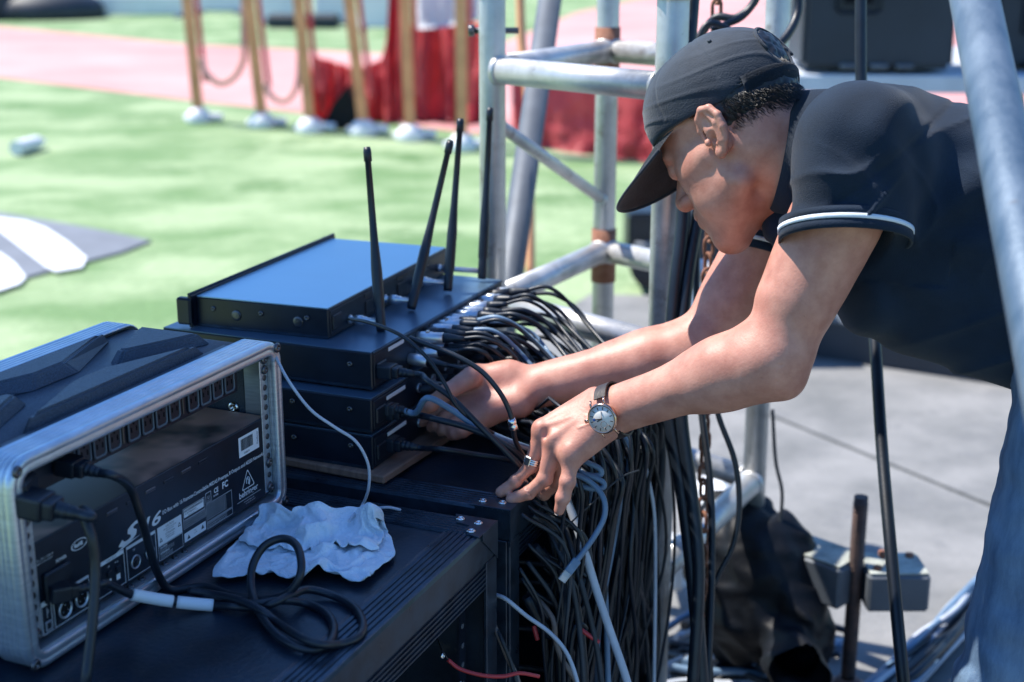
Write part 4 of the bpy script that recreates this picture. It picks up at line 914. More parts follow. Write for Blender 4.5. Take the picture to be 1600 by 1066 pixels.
# ================================================================ the man
def a3(v): return np.array(v, float)
man = empty('person', (P(1650, 640, 1.92).x, P(1650, 640, 1.92).y, 0.03), 0, 'man in black cap and dark polo shirt bending over to plug in cables', 'person')
mo = np.array(man.location)
def cv(x, y, z):
    """camera-space direction (right, up, towards the viewer) to world"""
    return (RT * x + UP * y - FW * z).normalized()
# head frame
HF = cv(-0.659, -0.502, -0.56); HL = cv(-0.622, -0.055, 0.781); HL = (HL - HF * HL.dot(HF)).normalized(); HU = HF.cross(HL).normalized()
HS = 1.045
HC = P(1139, 196, 1.93)
def hw(x, y, z): return HC + (HL * x + HF * y + HU * z) * HS
S = SDF(); S.frame(HC, HL, HF, HU, HS)
S.el((0, -0.012, 0.016), (0.0755, 0.094, 0.084), 0.01)
S.el((0, 0.036, 0.018), (0.063, 0.056, 0.062), 0.02)
S.el((0, 0.040, -0.045), (0.058, 0.052, 0.064), 0.02)
for sx in (-1, 1):
    S.rc((sx * 0.046, 0.050, -0.040), (sx * 0.057, 0.020, -0.038), 0.017, 0.014, 0.03)
    S.rc((sx * 0.047, 0.004, -0.085), (sx * 0.016, 0.070, -0.127), 0.019, 0.016, 0.035)
    S.el((sx * 0.040, 0.045, -0.080), (0.020, 0.030, 0.026), 0.02)
S.el((0, 0.076, -0.128), (0.022, 0.018, 0.017), 0.016)
S.el((0, 0.045, -0.105), (0.036, 0.045, 0.020), 0.02)
S.el((0, 0.080, -0.086), (0.028, 0.020, 0.028), 0.014)
for sx in (-1, 1):
    S.el((sx * 0.031, 0.096, -0.016), (0.017, 0.013, 0.012), 0.012, 's')
    S.el((sx * 0.031, 0.080, -0.018), (0.0135, 0.0125, 0.012), 0.003)
    S.rc((sx * 0.012, 0.090, 0.000), (sx * 0.046, 0.076, 0.000), 0.008, 0.007, 0.012)
S.rc((0, 0.088, -0.010), (0, 0.108, -0.046), 0.008, 0.0115, 0.008)
S.el((0, 0.108, -0.050), (0.011, 0.012, 0.011), 0.006)
for sx in (-1, 1): S.el((sx * 0.0135, 0.098, -0.055), (0.0085, 0.0125, 0.0085), 0.004)
for sx in (-1, 1): S.el((sx * 0.0085, 0.103, -0.064), (0.0042, 0.0055, 0.0045), 0.0015, 's')
S.rc((-0.016, 0.092, -0.0795), (0.016, 0.092, -0.0795), 0.0062, 0.0062, 0.006); S.rc((-0.008, 0.098, -0.079), (0.008, 0.098, -0.079), 0.006, 0.006, 0.004)
S.rc((-0.013, 0.093, -0.0925), (0.013, 0.093, -0.0925), 0.007, 0.007, 0.006)
S.rc((-0.022, 0.094, -0.0862), (0.022, 0.094, -0.0862), 0.0012, 0.0012, 0.002, 's'); S.rc((0, 0.1015, -0.0862), (0.015, 0.099, -0.0862), 0.0018, 0.0016, 0.002, 's')
for sx in (-1, 1):
    def E(x, y, z): return (sx * x, y, z)
    # ear
    S.el(E(0.074, -0.012, -0.030), (0.007, 0.015, 0.026), 0.004)
    hx = [(0.078, 0.004, -0.028), (0.0815, 0.003, -0.014), (0.085, -0.004, -0.001), (0.088, -0.015, 0.005), (0.0905, -0.027, 0.000), (0.091, -0.033, -0.014), (0.089, -0.030, -0.030), (0.085, -0.022, -0.044), (0.081, -0.012, -0.054)]
    rr = [0.0034, 0.0042, 0.0046, 0.0046, 0.0045, 0.0042, 0.0038, 0.0038, 0.0050]
    for i in range(len(hx) - 1): S.rc(E(*hx[i]), E(*hx[i + 1]), rr[i], rr[i + 1], 0.0022)
    S.el(E(0.084, -0.018, -0.022), (0.0045, 0.016, 0.026), 0.004)
    S.el(E(0.0800, -0.007, -0.053), (0.005, 0.008, 0.009), 0.004)
    S.el(E(0.091, -0.016, -0.012), (0.0055, 0.010, 0.012), 0.003, 's'); S.el(E(0.090, -0.010, -0.033), (0.008, 0.0085, 0.010), 0.003, 's')
    S.rc(E(0.0885, -0.020, -0.004), E(0.089, -0.024, -0.020), 0.0030, 0.0030, 0.003); S.rc(E(0.089, -0.024, -0.020), E(0.086, -0.017, -0.042), 0.0030, 0.0032, 0.003)
    S.el(E(0.082, 0.001, -0.033), (0.0045, 0.0045, 0.0055), 0.003)
    S.el(E(0.083, -0.009, -0.034), (0.006, 0.0035, 0.0045), 0.002, 's')
S.frame()
# neck and shoulders
nk0 = hw(0, -0.030, -0.040); C7 = P(1305, 262, 1.93)
shL = P(1358, 240, 1.785); shR = P(1262, 285, 2.08); chest = (shL + shR) / 2
hipL, hipR = P(1735, 520, 1.80), P(1735, 505, 2.08); hip = (hipL + hipR) / 2
S.rc(nk0, C7, 0.061, 0.067, 0.020)
S.rc(hw(0.03, -0.02, -0.05), P(1285, 300, 1.88), 0.020, 0.020, 0.03)   # neck muscle
S.rc(C7, (shL + chest) / 2, 0.06, 0.06, 0.04); S.rc(chest, hip, 0.09, 0.10, 0.05)
S.rc(C7, shR, 0.05, 0.045, 0.04)
# arms: joints
elL = P(1207, 556, 1.815); wrL = P(958, 642, 1.935)
elR = P(1098, 545, 2.10); wrR = P(800, 612, 2.13)
def arm(sh, el, wr, dors, side, flatten=True):
    S.rc(sh, el, 0.056, 0.043, 0.03)
    ax = (el - sh).normalized()
    S.rc(sh + (el - sh) * 0.35 + dors * 0.006, sh + (el - sh) * 0.72 + dors * 0.008, 0.052, 0.043, 0.03)
    f = (wr - el)
    S.rc(el, el + f * 0.28, 0.043, 0.044, 0.03); S.rc(el + f * 0.12 - side * 0.004, el + f * 0.45, 0.043, 0.038, 0.03)
    S.rc(el + f * 0.28, wr, 0.041, 0.026, 0.02)
    S.rc(el + f * 0.6 + side * 0.004, wr + side * 0.009, 0.030, 0.0235, 0.012); S.rc(el + f * 0.6 - side * 0.004, wr - side * 0.009, 0.030, 0.0235, 0.012)
dL = cv(0.12, 0.34, 0.93); sLd = (wrL - elL).cross(dL).normalized(); dL = sLd.cross((wrL - elL).normalized()).normalized()
if dL.dot(-FW) < 0: dL = -dL
arm(shL, elL, wrL, cv(-0.3, 0.1, 0.2), sLd)
S.rc(elL, P(1228, 596, 1.81), 0.034, 0.020, 0.022)   # elbow tip
dR = cv(-0.05, 0.75, 0.6); sRd = (wrR - elR).cross(dR).normalized()
arm(shR, elR, wrR, cv(0, 0.1, 0.2), sRd)
# left hand -----------------------------------------------------
def finger(pts, rads, k=0.004, root=None):
    F = SDF()
    for i in range(len(pts) - 1):
        F.rc(pts[i], pts[i + 1], rads[i], rads[i + 1], 0.003)
    for i in range(1, len(pts) - 1): F.rc(pts[i], pts[i] + V((0, 0, 0.0001)), rads[i] * 1.07, None, 0.004)
    S.ops.append(('u', k, a3(pts[1]), 0.12, F.eval))
LH = {'A': [(848, 672, 1.952), (830, 728, 1.962), (806, 752, 1.970), (783, 769, 1.975)],
      'B': [(868, 688, 1.938), (851, 748, 1.946), (826, 770, 1.956), (800, 780, 1.962)],
      'C': [(880, 702, 1.945), (872, 752, 1.975), (850, 772, 2.00), (832, 765, 2.015)],
      'D': [(894, 708, 1.920), (887, 752, 1.916), (880, 778, 1.920), (874, 798, 1.925)]}
lr_ = {'A': (0.0125, 0.0098, 0.0090, 0.0078), 'B': (0.0130, 0.0104, 0.0094, 0.0084), 'C': (0.012, 0.0096, 0.0088, 0.0076), 'D': (0.0118, 0.0095, 0.0088, 0.0076)}
# palm
pw = wrL + (P(905, 668, 1.94) - wrL) * 0.2
for k_, tgt in LH.items():
    q = P(*tgt[0]); off = {'A': (930, 628, 1.955), 'B': (935, 640, 1.94), 'C': (935, 655, 1.94), 'D': (940, 668, 1.93)}[k_]
    S.rc(P(*off), q, 0.021, 0.0155, 0.012)
S.rc(P(905, 672, 1.945), P(868, 690, 1.955), 0.020, 0.016, 0.014)
S.rc(P(925, 675, 1.93), P(893, 712, 1.925), 0.0195, 0.0155, 0.016)
for k_, pts in LH.items():
    w3 = [P(*q) for q in pts]; finger(w3, lr_[k_], 0.007)
    S.rc(w3[0] + dL * 0.003 + UP * 0.002, w3[0] + dL * 0.0031, 0.0128, 0.0125, 0.005)     # knuckle
    wst = P(935, 645, 1.935)
    S.rc(w3[0] + dL * 0.0105, w3[0] + (wst - w3[0]) * 0.62 + dL * 0.0135, 0.0032, 0.0028, 0.006)   # tendon
for a_, b_ in (('A', 'B'), ('B', 'C'), ('C', 'D')):
    q = (P(*LH[a_][0]) + P(*LH[b_][0])) / 2 + dL * 0.016 + V((0.004, 0, 0)); S.el(q, (0.005, 0.005, 0.008), 0.006, 's')
th = [P(925, 655, 1.965), P(885, 690, 2.00), P(850, 722, 2.03), P(828, 752, 2.045)]
S.rc(th[0], th[1], 0.020, 0.0155, 0.014); finger(th[1:], (0.0145, 0.0115, 0.0095), 0.008)
S.rc(P(955, 660, 1.925), P(935, 668, 1.925), 0.019, 0.019, 0.01)
# right hand, reaching in among the connectors -------------------
RHs = [[(722, 618, 2.145), (690, 640, 2.16), (672, 652, 2.165), (660, 660, 2.17)], [(726, 634, 2.125), (698, 655, 2.13), (684, 664, 2.14), (674, 668, 2.15)],
       [(734, 648, 2.11), (708, 664, 2.11), (696, 670, 2.12), (690, 674, 2.13)], [(746, 658, 2.10), (722, 672, 2.095), (712, 676, 2.10), (706, 680, 2.11)]]
for i, pts in enumerate(RHs):
    q = [P(*z) for z in pts]; S.rc(P(785, 600 + i * 10, 2.13), q[0], 0.022, 0.0165, 0.014)
for i, pts in enumerate(RHs): finger([P(*z) for z in pts], (0.013, 0.0105, 0.0095, 0.008), 0.006)
S.rc(P(795, 590, 2.13), P(742, 590, 2.13), 0.026, 0.019, 0.02); S.rc(P(742, 590, 2.13), P(712, 606, 2.13), 0.019, 0.013, 0.012)
t2 = [P(735, 590, 2.10), P(700, 612, 2.09), P(672, 632, 2.10), P(656, 645, 2.11)]; finger(t2, (0.017, 0.0130, 0.0112, 0.0088), 0.010)
S.rc(P(810, 630, 2.10), P(765, 640, 2.10), 0.022, 0.018, 0.02)
# veins and muscle unevenness
S.fn(lambda p, d: np.where(np.abs(d) < 0.02, d + 0.0008 * vnoise(p, 60, 1.0) + 0.0010 * vnoise(p, 24, 3.0), d))
def surf(px, py, d0=1.6, d1=2.3):
    r = a3(ray(px, py)); c = a3(CAM); d = d0
    for _ in range(60):
        e = float(S.eval((c + r * d)[None, :])[0])
        if e < 0.0004 or d > d1: break
        d += max(e * 0.7, 0.0006)
    return c + r * d
def trace(px_list, r, k, op='u', sub=2):
    pts = [surf(*p) for p in px_list]; c = catmull([V(p) for p in pts], sub); n = len(c)
    return [(c[i], c[i + 1], r * (0.6 + 0.4 * math.sin(math.pi * i / (n - 1))), r * (0.6 + 0.4 * math.sin(math.pi * (i + 1) / (n - 1))), k, op) for i in range(n - 1)]
marks = []
for pl, r_ in (([(1180, 575), (1130, 590), (1085, 612), (1040, 622), (1000, 640)], 0.0020), ([(1140, 600), (1100, 625), (1060, 636), (1020, 650)], 0.0016), ([(1195, 540), (1160, 552), (1115, 560), (1060, 588)], 0.0018), ([(935, 655), (905, 668), (880, 668), (860, 668)], 0.0017), ([(930, 670), (905, 690), (892, 700)], 0.0015), ([(915, 650), (895, 650), (868, 660)], 0.0015),
               ([(1050, 585), (1000, 592), (950, 600), (900, 600), (850, 612)], 0.0019), ([(1010, 610), (960, 622), (920, 618), (880, 630)], 0.0016), ([(1290, 420), (1275, 470), (1245, 520), (1215, 545)], 0.0016)):
    if pl[0][0] < 940: marks += trace(pl, r_ * 0.55, 0.0018)
for pl, r_ in (([(826, 716), (836, 722), (846, 728)], 0.0008), ([(828, 722), (838, 727), (846, 732)], 0.0007), ([(842, 742), (852, 746), (862, 750)], 0.0008), ([(840, 748), (850, 752), (860, 756)], 0.0007), ([(876, 748), (886, 750), (896, 751)], 0.0008), ([(877, 755), (886, 757), (895, 757)], 0.0007), ([(868, 776), (876, 779), (885, 780)], 0.0007),
               ([(806, 745), (810, 752), (812, 760)], 0.0007), ([(822, 762), (827, 770), (829, 778)], 0.0007), ([(1200, 560), (1212, 580), (1215, 600)], 0.0009), ([(1190, 590), (1205, 575), (1222, 570)], 0.0008)):
    marks += trace(pl, r_, 0.0025, 's')
for a_, b_, r1_, r2_, k_, op_ in marks: S.rc(a_, b_, r1_, r2_, k_, op_)
v1, q1 = S.mesh((-0.16, 1.55, 0.72), (0.98, 2.40, 1.68), 0.0020)
body = np_mesh('body', [(v1 - mo, q1)], M_skin, man)
def vein(pts, r=0.0016):
    pass
# eyes, nails
for sx in (-1, 1):
    m = MB(); c = hw(sx * 0.031, 0.0815, -0.018) - man.location; m.sphere(c, 0.0118 * HS, 16, 10); m.build('eye', M_dial, man)
    m = MB(); a, b = hw(sx * 0.014, 0.0985, 0.004) - man.location, hw(sx * 0.046, 0.083, 0.004) - man.location; m.tube([a, (a + b) / 2 + HU * 0.004, b], 0.0035, 8, taper=[0.0036, 0.0042, 0.0022]); m.build('eyebrow', M_hair, man)
def nail(tip, prev, outw, w_=0.0052, l_=0.0135, lift=0.0080):
    ax = (tip - prev).normalized(); y = (outw - ax * outw.dot(ax)).normalized(); x = y.cross(ax)
    m = MB(); rings = []
    for j in range(6):
        t = j / 5; ww = w_ * (0.86 + 0.2 * t - (0.30 * max(0, t - 0.72) / 0.28)); c = tip - ax * l_ * (0.60 - t) + y * (lift - 0.0008 - 0.0016 * t * t)
        rings.append([c + x * ww * math.sin(R(a)) * 1.0 + y * (ww * 0.62 * (math.cos(R(a)) - 1)) - man.location for a in (-75, -50, -25, 0, 25, 50, 75)])
    m.loops(rings, closed_ring=False, cap=False); bmesh.ops.solidify(m.bm, geom=m.bm.faces[:], thickness=0.0006); return m.build('fingernail', M_nail, man)
for k_, o in (('A', cv(-0.45, 0.75, 0.45)), ('B', cv(-0.40, 0.75, 0.50)), ('D', cv(-0.75, 0.25, 0.6))):
    w3 = [P(*q) for q in LH[k_]]; nail(w3[3], w3[2], o, lr_[k_][3] * 0.72, 0.0150, lr_[k_][3])
# ---------------------------------------------------------------- cap
CP = SDF(); CP.frame(HC, HL, HF, HU, HS)
CP.el((0, -0.009, 0.034), (0.0860, 0.1065, 0.086), 0.01)
CP.el((0, 0.030, 0.040), (0.074, 0.066, 0.074), 0.02)
CP.cut((0, 0.088, 0.028), (0, 0.21, -1), 0.002)
CP.el((0, -0.012, 0.018), (0.0792, 0.0985, 0.0835), 0.002, 's')
CP.el((0, -0.128, 0.044), (0.033, 0.055, 0.030), 0.002, 's')
def cap_f(p, d):
    q = (p - a3(HC)) @ np.array([HL, HF, HU]).T / HS
    th_ = np.arctan2(q[:, 0], q[:, 1] + 0.008); seam = np.abs(((th_ / (np.pi / 3)) + 0.5) % 1 - 0.5) * (np.pi / 3) * np.hypot(q[:, 0], q[:, 1])
    g = -0.0009 * np.exp(-(seam / 0.0022) ** 2) * (q[:, 2] > 0.03)
    f1 = np.sin(q[:, 1] * 95 + 9 * np.sin(q[:, 2] * 34 + 1.2) + 5 * np.sin(q[:, 0] * 30)); f2 = np.sin(q[:, 2] * 120 + 6 * np.sin(q[:, 1] * 40 + 0.5) + q[:, 0] * 40)
    low = np.clip(1.1 - (q[:, 2] - 0.02) / 0.075, 0.15, 1) * np.clip((q[:, 2] - (0.028 + 0.21 * (q[:, 1] - 0.088)) - 0.002) / 0.016, 0, 1)
    fold = 0.0014 * np.clip(f1, 0, 1) ** 3 * low + 0.0012 * vnoise(q, 30, 2.0) + 0.0016 * vnoise(q, 52, 5.0) * low
    ins = (((q[:, 0] / 0.0805) ** 2 + ((q[:, 1] + 0.012) / 0.1015) ** 2 + ((q[:, 2] - 0.020) / 0.0845) ** 2) > 1)
    return d - np.where(ins, g + fold, 0)
CP.fn(cap_f)
v2, q2 = CP.mesh(a3(HC) - 0.16, a3(HC) + 0.17, 0.0017)
np_mesh('cap', [(v2 - mo, q2)], M_cap, man)
# brim
m = MB(); rings = []
NB, NR = 36, 12
for j in range(NR + 1):
    t = j / NR; row = []
    for i in range(NB + 1):
        a = R(-66 + 132 * i / NB); edge = 0.103 * (math.cos(a * 90 / 66) ** 0.55 if abs(a) < R(65.9) else 0.0)
        bx_, by_ = 0.0835 * math.sin(a), -0.008 + 0.1045 * math.cos(a)
        x = bx_ * (1 + 0.03 * t); y = by_ + edge * t
        z = 0.034 - 0.16 * (y - 0.088) * -1 * 0 - (x / 0.083) ** 2 * 0.024 - edge * t * 0.36 + 0.006 * (1 - t) * 0
        row.append(hw(x, y, z) - man.location)
    rings.append(row)
m.loops(rings, closed_ring=False, cap=False); bmesh.ops.solidify(m.bm, geom=m.bm.faces[:], thickness=0.0034)
br = m.build('cap_brim', M_brim, man, smooth=True)
m = MB(); edge_pts = [rings[-1][i] for i in range(1, NB)]; m.tube(edge_pts, 0.0022, 8); m.build('brim_piping', M_cap, man)
# rear strap of the cap, eyelets and button
def on_cap(a, z, off=0.0):
    """a: angle from the forehead towards the left ear"""
    rz = math.sqrt(max(0.02, 1 - ((z - 0.034) / 0.084) ** 2)); return hw((0.0855 + off) * rz * math.sin(a), -0.008 + (0.107 + off) * rz * math.cos(a), z) - man.location
m = MB(); rows = []
for zz_ in (-0.006, -0.003, 0.004, 0.012, 0.016):
    rows.append([on_cap(R(a), zz_, 0.0036 if -0.004 < zz_ < 0.015 else 0.002) for a in range(128, 234, 4)])
m.loops(rows, closed_ring=False, cap=False); bmesh.ops.solidify(m.bm, geom=m.bm.faces[:], thickness=0.0025); m.build('cap_strap', M_cap, man, smooth=True)
m = MB()
for k in range(13):
    a = R(180 * k / 12); 
pts = [hw(0.034 * math.cos(R(k)), -0.009 - 0.1085 * math.sqrt(1 - ((0.012 + 0.032 * math.sin(R(k))) / 0.086) ** 2 - (0.034 * math.cos(R(k)) / 0.086) ** 2), 0.046 + 0.032 * math.sin(R(k))) - man.location for k in range(-20, 201, 10)]
m.tube(pts, 0.0022, 8); m.build('cap_opening_hem', M_cap, man)
for a, z in ((70, 0.085), (125, 0.085), (20, 0.085)):
    c = on_cap(R(a), z, 0.0022); n = (c - (hw(0, -0.008, 0.034) - man.location)).normalized(); m = MB(); m.lathe([(0.0012, 0), (0.0030, 0.0), (0.0028, 0.0016), (0.0014, 0.0018)], c, n, 14); m.build('eyelet', M_cap, man)
c = hw(0, -0.006, 0.1185) - man.location; m = MB(); m.lathe([(0, 0), (0.0075, 0), (0.0065, 0.003), (0, 0.0045)], c, HU, 16); m.build('cap_button', M_cap, man)
# ---------------------------------------------------------------- hair: short strands over the back of the head
H = SDF(); H.frame(HC, HL, HF, HU, HS); H.el((0, -0.013, 0.0150), (0.0788, 0.0968, 0.0835), 0.01)
H.cut((0, -0.002, 0), (0, 1, 0.15), 0.004); H.cut((0, -0.05, -0.047), (0, 0.35, -1), 0.004); H.cut((0, 0.088, 0.048), (0, -0.21, 1), 0.003); H.el((0, -0.1015, 0.044), (0.034, 0.009, 0.032), 0.004)
for sx in (-1, 1): H.el((sx * 0.085, -0.004, -0.035), (0.02, 0.022, 0.030), 0.002, 's')
H.fn(lambda p, d: d + 0.0012 * vnoise(p, 260, 1.0) + 0.0008 * vnoise(p, 480, 4.0))
v3, q3 = H.mesh(a3(HC) - 0.15, a3(HC) + 0.15, 0.0022)
hair = np_mesh('hair', [(v3 - mo, q3)], M_hair, man)
rnd = random.Random(5); bm = bmesh.new(); nst = 0
while nst < 6500:
    a = R(rnd.uniform(60, 300)); z = rnd.uniform(-0.062, 0.075)
    k = 1 - ((z - 0.012) / 0.082) ** 2
    if k <= 0: continue
    k = math.sqrt(k); x, y = 0.0786 * k * math.sin(a), -0.013 + 0.0955 * k * math.cos(a)
    if y > 0.010 or (abs(x) > 0.066 and -0.036 < y < 0.012 and z < 0.010): continue
    pz_ = 0.028 + 0.21 * (y - 0.088)
    if not (pz_ - 0.040 < z < pz_ + 0.004 or (abs(x) < 0.034 and y < -0.08 and 0.010 < z < 0.076)): continue
    n = V((x / 0.0785 ** 2, (y + 0.020) / 0.097 ** 2, (z - 0.014) / 0.086 ** 2)).normalized()
    d = (n * 0.22 + V((rnd.uniform(-.14, .14), -0.30 + rnd.uniform(-.14, .14), -0.80))).normalized(); L = rnd.uniform(0.006, 0.011)
    b = V((x, y, z)); s_ = d.cross(n).normalized() * 0.00032
    p = [b - s_, b + s_, b + s_ * 0.7 + d * L * 0.6, b + d * L - n * 0.001]
    vs_ = [bm.verts.new(hw(*q) - man.location) for q in p]; bm.faces.new((vs_[0], vs_[1], vs_[2])); bm.faces.new((vs_[0], vs_[2], vs_[3])); nst += 1
me = bpy.data.meshes.new('hair_strands'); bm.to_mesh(me); bm.free(); tag(mesh_obj('hair_strands', me, M_hair, hair), kind='stuff')
# ---------------------------------------------------------------- polo shirt
T = SDF()
T.rc(P(1342, 226, 1.765), P(1324, 400, 1.765), 0.079, 0.0765, 0.03)        # near sleeve
sleeve_ax = (P(1324, 400, 1.765) - P(1342, 226, 1.765)).normalized(); hemL = P(1324, 366, 1.765)
hn = cv(-0.06, -0.985, 0.16)
T.cut(hemL, hn, 0.003)
slR_end = P(1208, 400, 2.075); hnR = cv(-0.35, -0.92, 0.12)
TB = SDF()
lean = (hip - chest).normalized()
bk = cv(0.45, 0.85, 0.1)
TB.rc(shR, P(1200, 430, 2.09), 0.066, 0.068, 0.03); TB.cut(slR_end, hnR, 0.003)
T2 = SDF()
T2.rc(P(1390, 288, 1.875), P(1710, 405, 1.88), 0.128, 0.155, 0.05)
T2.rc(P(1388, 300, 2.0), P(1710, 420, 2.02), 0.128, 0.150, 0.06)
T2.rc(P(1405, 408, 1.91), P(1705, 490, 1.90), 0.112, 0.130, 0.05)
T2.rc(P(1350, 340, 2.00), P(1430, 420, 1.98), 0.09, 0.11, 0.05)
T2.rc(P(1238, 352, 1.93), P(1300, 360, 1.93), 0.040, 0.07, 0.03)
T2.rc(P(1300, 248, 1.93), P(1350, 235, 1.82), 0.064, 0.080, 0.04)
T2.rc(P(1300, 250, 1.94), P(1310, 275, 2.02), 0.064, 0.072, 0.04)
T.ops = T.ops; ALL = SDF(); ALL.sub(T2, 0.001); ALL.sub(T, 0.028); ALL.sub(TB, 0.028)
# open sleeves
ALL.rc(hemL - sleeve_ax * 0.010, hemL + sleeve_ax * 0.10, 0.056, 0.065, 0.003, 's')
ALL.rc(slR_end - (elR - shR).normalized() * 0.04, slR_end + (elR - shR).normalized() * 0.10, 0.052, 0.058, 0.003, 's')
hemN = (P(1640, 600, 1.9) - P(1500, 420, 1.9)).normalized()
ALL.cut(P(1760, 600, 1.92), cv(0.75, -0.66, 0.05), 0.006)
seamc = a3(P(1420, 240, 1.66)); 
def folds(p, d):
    q = p - a3(shL); ax = a3(sleeve_ax); t = q @ ax
    m_ = a3(RT); s1 = q @ m_; u_ = a3(UP)
    near = np.exp(-((s1 + 0.045) / 0.055) ** 2) * np.clip(t / 0.05, 0, 1)
    f = -0.0095 * near * (1 - np.abs(np.sin((t * 0.9 + s1 * 0.55) * 62 + 0.9 * np.sin(s1 * 45)))) ** 3 * np.clip(1.4 - t / 0.14, 0.15, 1)
    f += -0.0055 * (1 - np.abs(np.sin((t * 0.5 - s1 * 0.9) * 38 + 1.4 * np.sin(t * 30)))) ** 4 * np.exp(-((t - 0.09) / 0.06) ** 2)
    # creases running from the armpit over the side of the trunk
    ap = a3(P(1418, 350, 1.70)); r = p - ap; ru_ = r @ m_; rv = r @ u_; rad = np.hypot(ru_, rv); an = np.arctan2(rv, ru_)
    f += 0.0070 * np.sin(an * 9 + 14 * rad + 1.3 * np.sin(rad * 40)) * np.exp(-((rad - 0.10) / 0.06) ** 2) * np.clip((rad - 0.03) / 0.06, 0, 1) * 0.7
    f += 0.0032 * vnoise(p, 18, 2.2) + 0.0008 * vnoise(p, 52, 0.4)
    f += -0.006 * (1 - np.abs(np.sin((ru_ * 0.8 - rv * 0.6) * 24 + 1.5 * np.sin(rv * 22)))) ** 3 * np.clip((ru_ - 0.03) / 0.08, 0, 1)
    # shoulder seam groove
    sd = a3(shL) + a3(UP) * 0.0; rr2 = np.abs(t + 0.052 + 0.25 * (s1 - 0.02) ** 2 / 0.05)
    f = f * np.clip((0.118 - t) / 0.03, 0.0, 1.0) + 0 * t if False else np.where((s1 < 0.10) & (t > 0.06) & (t < 0.16), f * np.clip((0.118 - t) / 0.04, 0.0, 1.0), f)
    f += 0.0026 * np.exp(-((t + 0.9 * (s1 - 0.028)) / 0.0055) ** 2)
    return d + np.where(np.abs(d) < 0.03, f, 0)
ALL.fn(folds)
v4, q4 = ALL.mesh((0.20, 1.40, 0.70), (1.12, 2.45, 1.70), 0.0034)
shirt = np_mesh('shirt', [(v4 - mo, q4)], M_shirt, man)
# ribbed cuffs with white stripe: tubes of oval section following the sleeve ends
def oval(c, n, xdir, rx, ry, r_tube=None, k=48, wob=0.0):
    n = n.normalized(); x = (xdir - n * xdir.dot(n)).normalized(); y = n.cross(x)
    return [c + x * rx * math.cos(2 * math.pi * i / k) * (1 + wob * math.sin(6 * math.pi * i / k)) + y * ry * math.sin(2 * math.pi * i / k) for i in range(k)]
def cuff(c, n, rx, ry, xdir):
    for (a, b, mt, nm, ex) in ((-0.004, 0.0055, M_shirt, 'cuff', 0.0), (0.0055, 0.0112, M_stripe, 'cuff_stripe', 0.0012), (0.0110, 0.0230, M_shirt, 'cuff', 0.0)):
        m = MB(); rr_ = []
        for t_, e in ((a, 0), (a, 0.0030 + ex), (b, 0.0030 + ex), (b, 0)):
            rr_.append([p - man.location for p in oval(c + n * t_, n, xdir, rx + e, ry + e)])
        m.loops(rr_, wrap=True); m.build(nm, mt, man, smooth=True)
CUFF_L = dict(c=P(1321, 352, 1.765), n=hn, rx=0.0795, ry=0.0790, xdir=RT); cuff(**CUFF_L)
cuff(slR_end - hnR * 0.012, hnR, 0.064, 0.062, RT)
# collar
cn = (C7 - nk0).normalized(); cc = P(1234, 240, 1.915); cn = cv(0.97, -0.16, 0.05)
m = MB(); rr_ = []
for t_, r_ in ((-0.010, 0.0730), (-0.016, 0.0780), (0.018, 0.086), (0.050, 0.092), (0.054, 0.086), (0.0, 0.076)):
    rr_.append([p - man.location for p in oval(cc + cn * t_, cn, UP, r_ * 1.04, r_ * 1.0, k=56, wob=0.012)])
m.loops(rr_, wrap=True); m.build('collar', M_shirt, man, smooth=True)
# ---------------------------------------------------------------- jeans and shoes
J = SDF()
J.rc(hipL, hipR, 0.115, 0.115, 0.05); J.rc(P(1720, 520, 1.90), hip, 0.12, 0.13, 0.05)
fl = V((hipL.x - 0.02, hipL.y - 0.02, 0.12)); fr = V((hipR.x + 0.06, hipR.y + 0.02, 0.12))
knL = V((hipL.x - 0.085, hipL.y - 0.01, 0.53)); knR = V((hipR.x + 0.02, hipR.y, 0.52))
J.rc(hipL, knL, 0.098, 0.075, 0.04); J.rc(knL, fl, 0.072, 0.058, 0.04); J.rc(hipR, knR, 0.098, 0.072, 0.04); J.rc(knR, fr, 0.070, 0.058, 0.04)
J.fn(lambda p, d: d + 0.005 * vnoise(p, 34, 1.0) + 0.004 * np.sin(p[:, 2] * 95 + 3 * np.sin(p[:, 0] * 40)) * np.exp(-((p[:, 2] - 0.52) / 0.12) ** 2) + 0.002 * vnoise(p, 90, 2.0))
v5, q5 = J.mesh((0.45, 1.40, 0.02), (1.15, 2.45, 1.15), 0.0055)
np_mesh('jeans', [(v5 - mo, q5)], M_denim, man)
for f in (fl, fr):
    Q = SDF(); Q.rc((f.x, f.y, 0.075), (f.x - 0.13, f.y + 0.02, 0.066), 0.044, 0.036, 0.02); Q.rc((f.x, f.y, 0.09), (f.x, f.y, 0.13), 0.045, 0.045, 0.03); Q.cut((0, 0, 0.032), (0, 0, -1), 0.004)
    v6, q6 = Q.mesh((f.x - 0.2, f.y - 0.08, 0.0), (f.x + 0.08, f.y + 0.1, 0.2), 0.005); np_mesh('shoe', [(v6 - mo, q6)], M_shoe, man)
